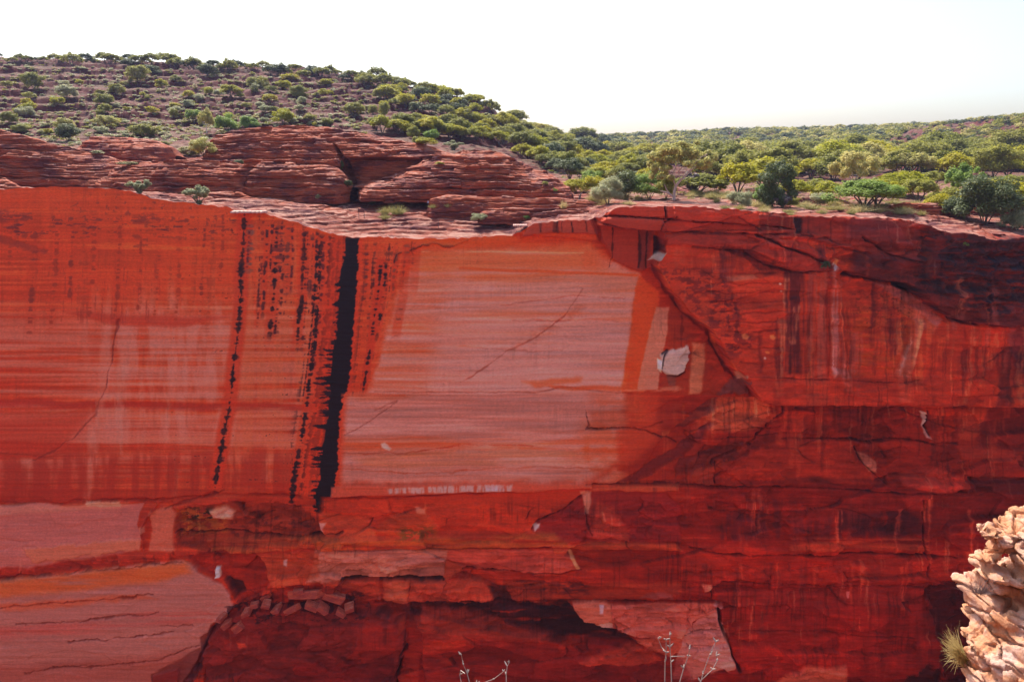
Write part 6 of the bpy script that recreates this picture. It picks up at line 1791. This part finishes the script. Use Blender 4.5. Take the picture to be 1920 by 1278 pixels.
def scatter(P, n, wr, ymin, ymax=1400, asp=(.5, .75), rocky=None):
    xs = [p[0] for p in P]; ys = [p[1] for p in P]; out = []; t = 0
    while len(out) < n and t < n * 12:
        t += 1
        x = RS.uniform(min(xs), max(xs)); y = RS.uniform(min(ys), max(ys))
        if not inpoly(P, x, y): continue
        if rocky is not None and float(fb2(np.array([x / 40.]), np.array([y / 14.]), 3, 777)[0]) > rocky: continue
        p = hit(x, y, ymin, ymax)
        if p is None: continue
        w, h = size_at(p, RS.uniform(*wr), 1); w_ = w
        out.append((p, w, w * RS.uniform(*asp)))
    return out
sp = scatter([(960,246),(1130,262),(1300,250),(1500,246),(1700,240),(1700,250),(1600,280),(1500,305),(1300,315),(1200,305),(1080,282),(1000,268)], 1500, (13,26), 330)
sp += scatter([(1320,290),(1930,290),(1930,318),(1320,330)], 260, (20,36), 230, 480)
sp += scatter([(1500,250),(1740,232),(1930,218),(1930,300),(1700,300),(1500,300)], 420, (11,24), 330, rocky=0.2)
sp += scatter([(1480,248),(1740,230),(1930,216),(1930,292),(1700,292),(1480,296)], 420, (5,13), 330)
# skyline of the far ridge
for i in range(230):
    px = 965 + i * 4.4 + RS.uniform(-3, 3); a = (px - 960) / F * CT
    c = col_of(a); col_ = TPY[:, c]; r0 = np.searchsorted(ty, 420); r = r0 + int(np.argmin(col_[r0:]))
    p = Vector((float(TX[r, c]), float(TY2[r, c]), float(TZ[r, c]))); w, h = size_at(p, RS.uniform(12, 24), 1); sp.append((p, w, w * .55))
mass('far_woodland', 'dense far-off scrub woodland covering the distant ridges on the right', 'woodland', sp, ['olive', 'dark', 'olive', 'dark', 'gum'], 130, 0.12)
sp = scatter([(0,118),(450,138),(720,160),(960,240),(700,240),(0,262)], 1500, (5,13), 150, asp=(.35, .6))
sp += scatter([(-40,235),(640,215),(700,262),(400,262),(0,280)], 420, (7,20), 140, asp=(.35, .6))
sp += scatter([(1000,262),(1240,300),(1240,350),(1060,345),(980,290)], 200, (8,18), 130, asp=(.4, .6))
mass('hill_scrub', 'low grey-green scrub and tussocks sprinkled over the left hill', 'scrub', sp, ['grey', 'olive', 'spin', 'grey'], 60, 0.16, ('dome',))
sp = scatter([(1150,372),(1930,392),(1930,330),(1300,345),(1150,360)], 420, (6,14), 101, 220, asp=(.35, .6))
mass('plateau_scrub', 'low dry grass and scrub covering the flat between the right-hand trees', 'scrub', sp, ['straw', 'spin', 'grey', 'olive'], 90, 0.12, ('dome',))

# ---- man-made bits on the ledges
MSIGN, nt_, b_ = newmat('brown_sign_board'); 
n_ = noise_node(nt_, 30, 3); nt_.links.new(ramp(nt_, n_.outputs[0], [(.3, (.12, .035, .03)), (.7, (.17, .05, .04))]), b_.inputs['Base Color'])
MPOST, nt_, b_ = newmat('weathered_steel_post')
n_ = noise_node(nt_, 30, 3); nt_.links.new(ramp(nt_, n_.outputs[0], [(.3, (.10, .06, .06)), (.7, (.16, .10, .10))]), b_.inputs['Base Color'])
MBLUE, nt_, b_ = newmat('pale_blue_marker')
n_ = noise_node(nt_, 30, 3); nt_.links.new(ramp(nt_, n_.outputs[0], [(.3, (.35, .45, .65)), (.7, (.5, .6, .75))]), b_.inputs['Base Color'])
def sign():
    p = hit(679, 410, 100.4, 130); k = p.y / F * 1.15
    r = bpy.data.objects.new('trail_sign', None); COL.objects.link(r); r.location = p
    g = Geo(); g.box((0, 0, 13 * k), (5.3 * k, 0.02, 3.2 * k)); o = link('board', g.mesh('sign_board', False), MSIGN, r)
    for s in (-1, 1):
        g = Geo(); g.tube([(s * 4.4 * k, .03, -.3), (s * 4.4 * k, .03, 12 * k)], [.03, .03], 8); link('leg', g.mesh('sign_leg'), MPOST, r)
    tag(r, 'small dark brown trail sign on two legs standing on the pale ledges', 'sign')
sign()
def post(px, py, h, label, tip=None):
    p = hit(px, py, 100.4, 140); k = p.y / F
    if tip:
        r = bpy.data.objects.new('trail_marker', None); COL.objects.link(r); r.location = p
        g = Geo(); g.tube([(0, 0, -.3), (0, 0, h * k)], [.028, .024], 8); link('post', g.mesh('marker_post'), MPOST, r)
        g = Geo(); V = [(-.16, 0, h*k), (.16, 0, h*k), (.0, 0, h*k + .32)]
        g.V = [(x, y - .015, z) for x, y, z in V] + [(x, y + .015, z) for x, y, z in V]; 
        me = bpy.data.meshes.new('arrow'); me.from_pydata(g.V, [], [(0,1,2),(5,4,3),(0,3,4,1),(1,4,5,2),(2,5,3,0)]); link('arrow', me, MBLUE, r)
    else:
        g = Geo(); g.tube([(0, 0, -.3), (0, 0, h * k * .5), (0, 0, h * k)], [.03, .028, .022], 8); g.box((0, 0, h * k), (.035, .035, .02))
        r = link('trail_post', g.mesh('trail_post'), MPOST); r.location = p
    tag(r, label, 'post')
post(802, 396, 13, 'thin trail post with a pale blue arrow tip above the small grass tufts', True)
post(823, 427, 14, 'thin dark post standing low on the ledges, left of the pale green shrub')

# dead stump at the right foot of the cone, and the fallen log by the gum
def stump():
    p = Vector(dome_hit(1086, 374) or hit(1086, 374, 100.4, 140)); k = p.y / F
    g = Geo()
    g.tube([(0, 0, -.3), (.05, 0, 4 * k), (.12, 0, 8 * k)], [.20, .17, .12], 9)
    g.tube([(.08, 0, 6 * k), (.25, .05, 11 * k), (.42, .05, 13 * k)], [.11, .08, .03], 7)
    g.tube([(.08, 0, 6 * k), (-.12, .05, 9.5 * k)], [.08, .03], 7)
    o = link('dead_stump', g.mesh('dead_stump'), BARK); o.location = p
    tag(o, 'dark forked dead stump at the right end of the long pale shelf', 'stump')
stump()

# ---- near plants: grass tuft on the outcrop and dry stems under the camera
def near_tuft():
    rs = np.random.RandomState(5); V = []; Fq = []
    x0, y0, z0 = [float(v) for v in at(1808, 1236, 7.75)]
    for i in range(260):
        px = 1790 + rs.normal() * 9 - rs.rand() * 10; py = 1218 + rs.normal() * 18; dy = rs.uniform(-.18, .25)
        e = np.array([float(v) for v in at(px - 4, py - 6, 7.75 + dy)]) - (x0, y0, z0)
        s = np.array([rs.uniform(-.02, .05), dy * .35, rs.uniform(-.10, .06)])
        m_ = (s + e) / 2 + np.array([-.02, 0, .03 + rs.normal() * .015])
        w = np.cross(e - s, rs.normal(size=3)); w = w / (np.linalg.norm(w) + 1e-9) * .0032
        k = len(V); V += [s - w, s + w, m_ + w, m_ - w, e + w * .3, e - w * .3]; Fq += [(k, k+1, k+2, k+3), (k+3, k+2, k+4, k+5)]
    o = link('grass_tuft', raw_mesh('grass_tuft', np.array(V), np.array(Fq), False), LM['straw']); o.location = (x0, y0, z0)
    tag(o, 'golden dry grass tuft sprouting sideways from the left edge of the near outcrop', 'grass')
near_tuft()
def near_tuft2():
    m = grass_mesh(240, 77, .6, 'twig', 'grey_tuft', w=.006)
    o = link('grass_tuft', m); x, y, z = at(1838, 1112, 7.45); o.location = (float(x), float(y), float(z)); o.scale = (.24, .12, .2)
    tag(o, 'dark grey wispy tuft in the shaded crack across the near outcrop', 'grass')
near_tuft2()
MSTEM = bark('bleached_stem', (0.26, 0.18, 0.15), (0.44, 0.33, 0.28))
def stems(Y, lines, label, base):
    """dry plant rooted on the near rim"""
    x0, y0, z0 = [float(v) for v in at(base[0], 1278, Y)]
    root = Vector((x0, near_edge(np.array([x0]))[0] - 0.04, -1.70))
    g = Geo(); rs = random.Random(int(base[0]))
    for L in lines:
        pts = [Vector([float(v) for v in at(a, b, Y + 0.02 * math.sin(a))]) - root for a, b in L]
        # continue down to the root if the stem leaves the frame
        rad = [.0014 - .0008 * i / (len(pts) - 1) for i in range(len(pts))]
        if L[0][1] >= 1270: pts = [Vector((0, 0, -.04)), (pts[0] * .5) + Vector((0, .04, .02))] + pts; rad = [.003, .0025] + rad
        g.tube(pts, rad, 6)
        for k in range(2, len(pts)):      # knots and buds
            e = pts[k]
            for q in range(2):
                b = e + Vector((rs.uniform(-1, 1), rs.uniform(-1, 1), rs.uniform(.3, 1.2))) * .009
                g.tube([e, (e + b) / 2, b], [.0014, .002, .0008], 6)
    o = link('dry_plant', g.mesh('dry_plant'), MSTEM); o.location = root
    tag(o, label, 'dry plant')
stems(1.75, [[(886,1300),(876,1262),(868,1243),(865,1226)],[(872,1262),(864,1256),(862,1264),(866,1285)],[(893,1284),(926,1272),(944,1258)],[(950,1300),(949,1264),(951,1248),(955,1241)]], 'bleached dry plant with two bare stalks at the bottom edge, left of the other', (895,))
stems(1.6, [[(1246,1310),(1247,1240),(1249,1222),(1249,1198)],[(1249,1222),(1240,1212),(1234,1196)],[(1260,1310),(1258,1240),(1256,1212),(1256,1190)],[(1258,1230),(1284,1229)],[(1268,1300),(1282,1252),(1291,1228),(1293,1216)]], 'bleached dry plant with upright pale stalks right of the bottom centre', (1256,))
stems(1.7, [[(1306,1310),(1318,1262),(1331,1226),(1342,1202)],[(1313,1276),(1336,1254),(1345,1238),(1343,1228)]], 'bleached dry twig forking to the right at the bottom edge', (1310,))

# tell the grass tufts apart
def name_tufts(L_, stem, segs):
    cells = {}
    for x, o in sorted(L_, key=lambda t: t[0]):
        cells.setdefault([t for a, t in segs if x >= a][-1], []).append(o)
    for sg, os_ in cells.items():
        for k, o in enumerate(os_):
            o['label'] = f"{stem}, {ORD[k] if k < len(ORD) else 'rightmost'} {sg}"
name_tufts(TUF_A, 'pale straw tuft in the grass strip', [(0, 'right after the left wispy shrub'), (325, 'before the right wispy shrub')])
name_tufts(TUF_B, 'low blond grass tuft', [(0, 'next to the ghost gum'), (1335, 'left of the round grey-green bush'), (1365, 'left of the dark upright tree'), (1440, 'right of the dark upright tree'), (1560, 'about the broad low tree'), (1640, 'by the right foot of the broad low tree'), (1680, 'by the little rock step'), (1790, 'about the big dark tree'), (1870, 'by the right edge')])
name_tufts(TUF_C, 'tall blond grass tuft', [(0, 'left of the silvery bush'), (1135, 'right of the silvery bush')])
# ------------------------------------------------------------------ the air
def haze():
    g = Geo(); g.box((0, 1000, -0), (2600, 1700, 97.0)); 
    g.V = [(x, y, min(z, 75.0)) for x, y, z in g.V]
    me = g.mesh('haze', False)
    m = bpy.data.materials.new('air'); m.use_nodes = True; nt = m.node_tree; nt.nodes.clear()
    out = nt.nodes.new('ShaderNodeOutputMaterial'); v = nt.nodes.new('ShaderNodeVolumePrincipled')
    v.inputs['Color'].default_value = (0.55, 0.60, 1.0, 1); v.inputs['Density'].default_value = 0.00011; v.inputs['Anisotropy'].default_value = 0.2
    nt.links.new(v.outputs[0], out.inputs['Volume'])
    o = link('haze', me, m); o['kind'] = 'stuff'
haze()
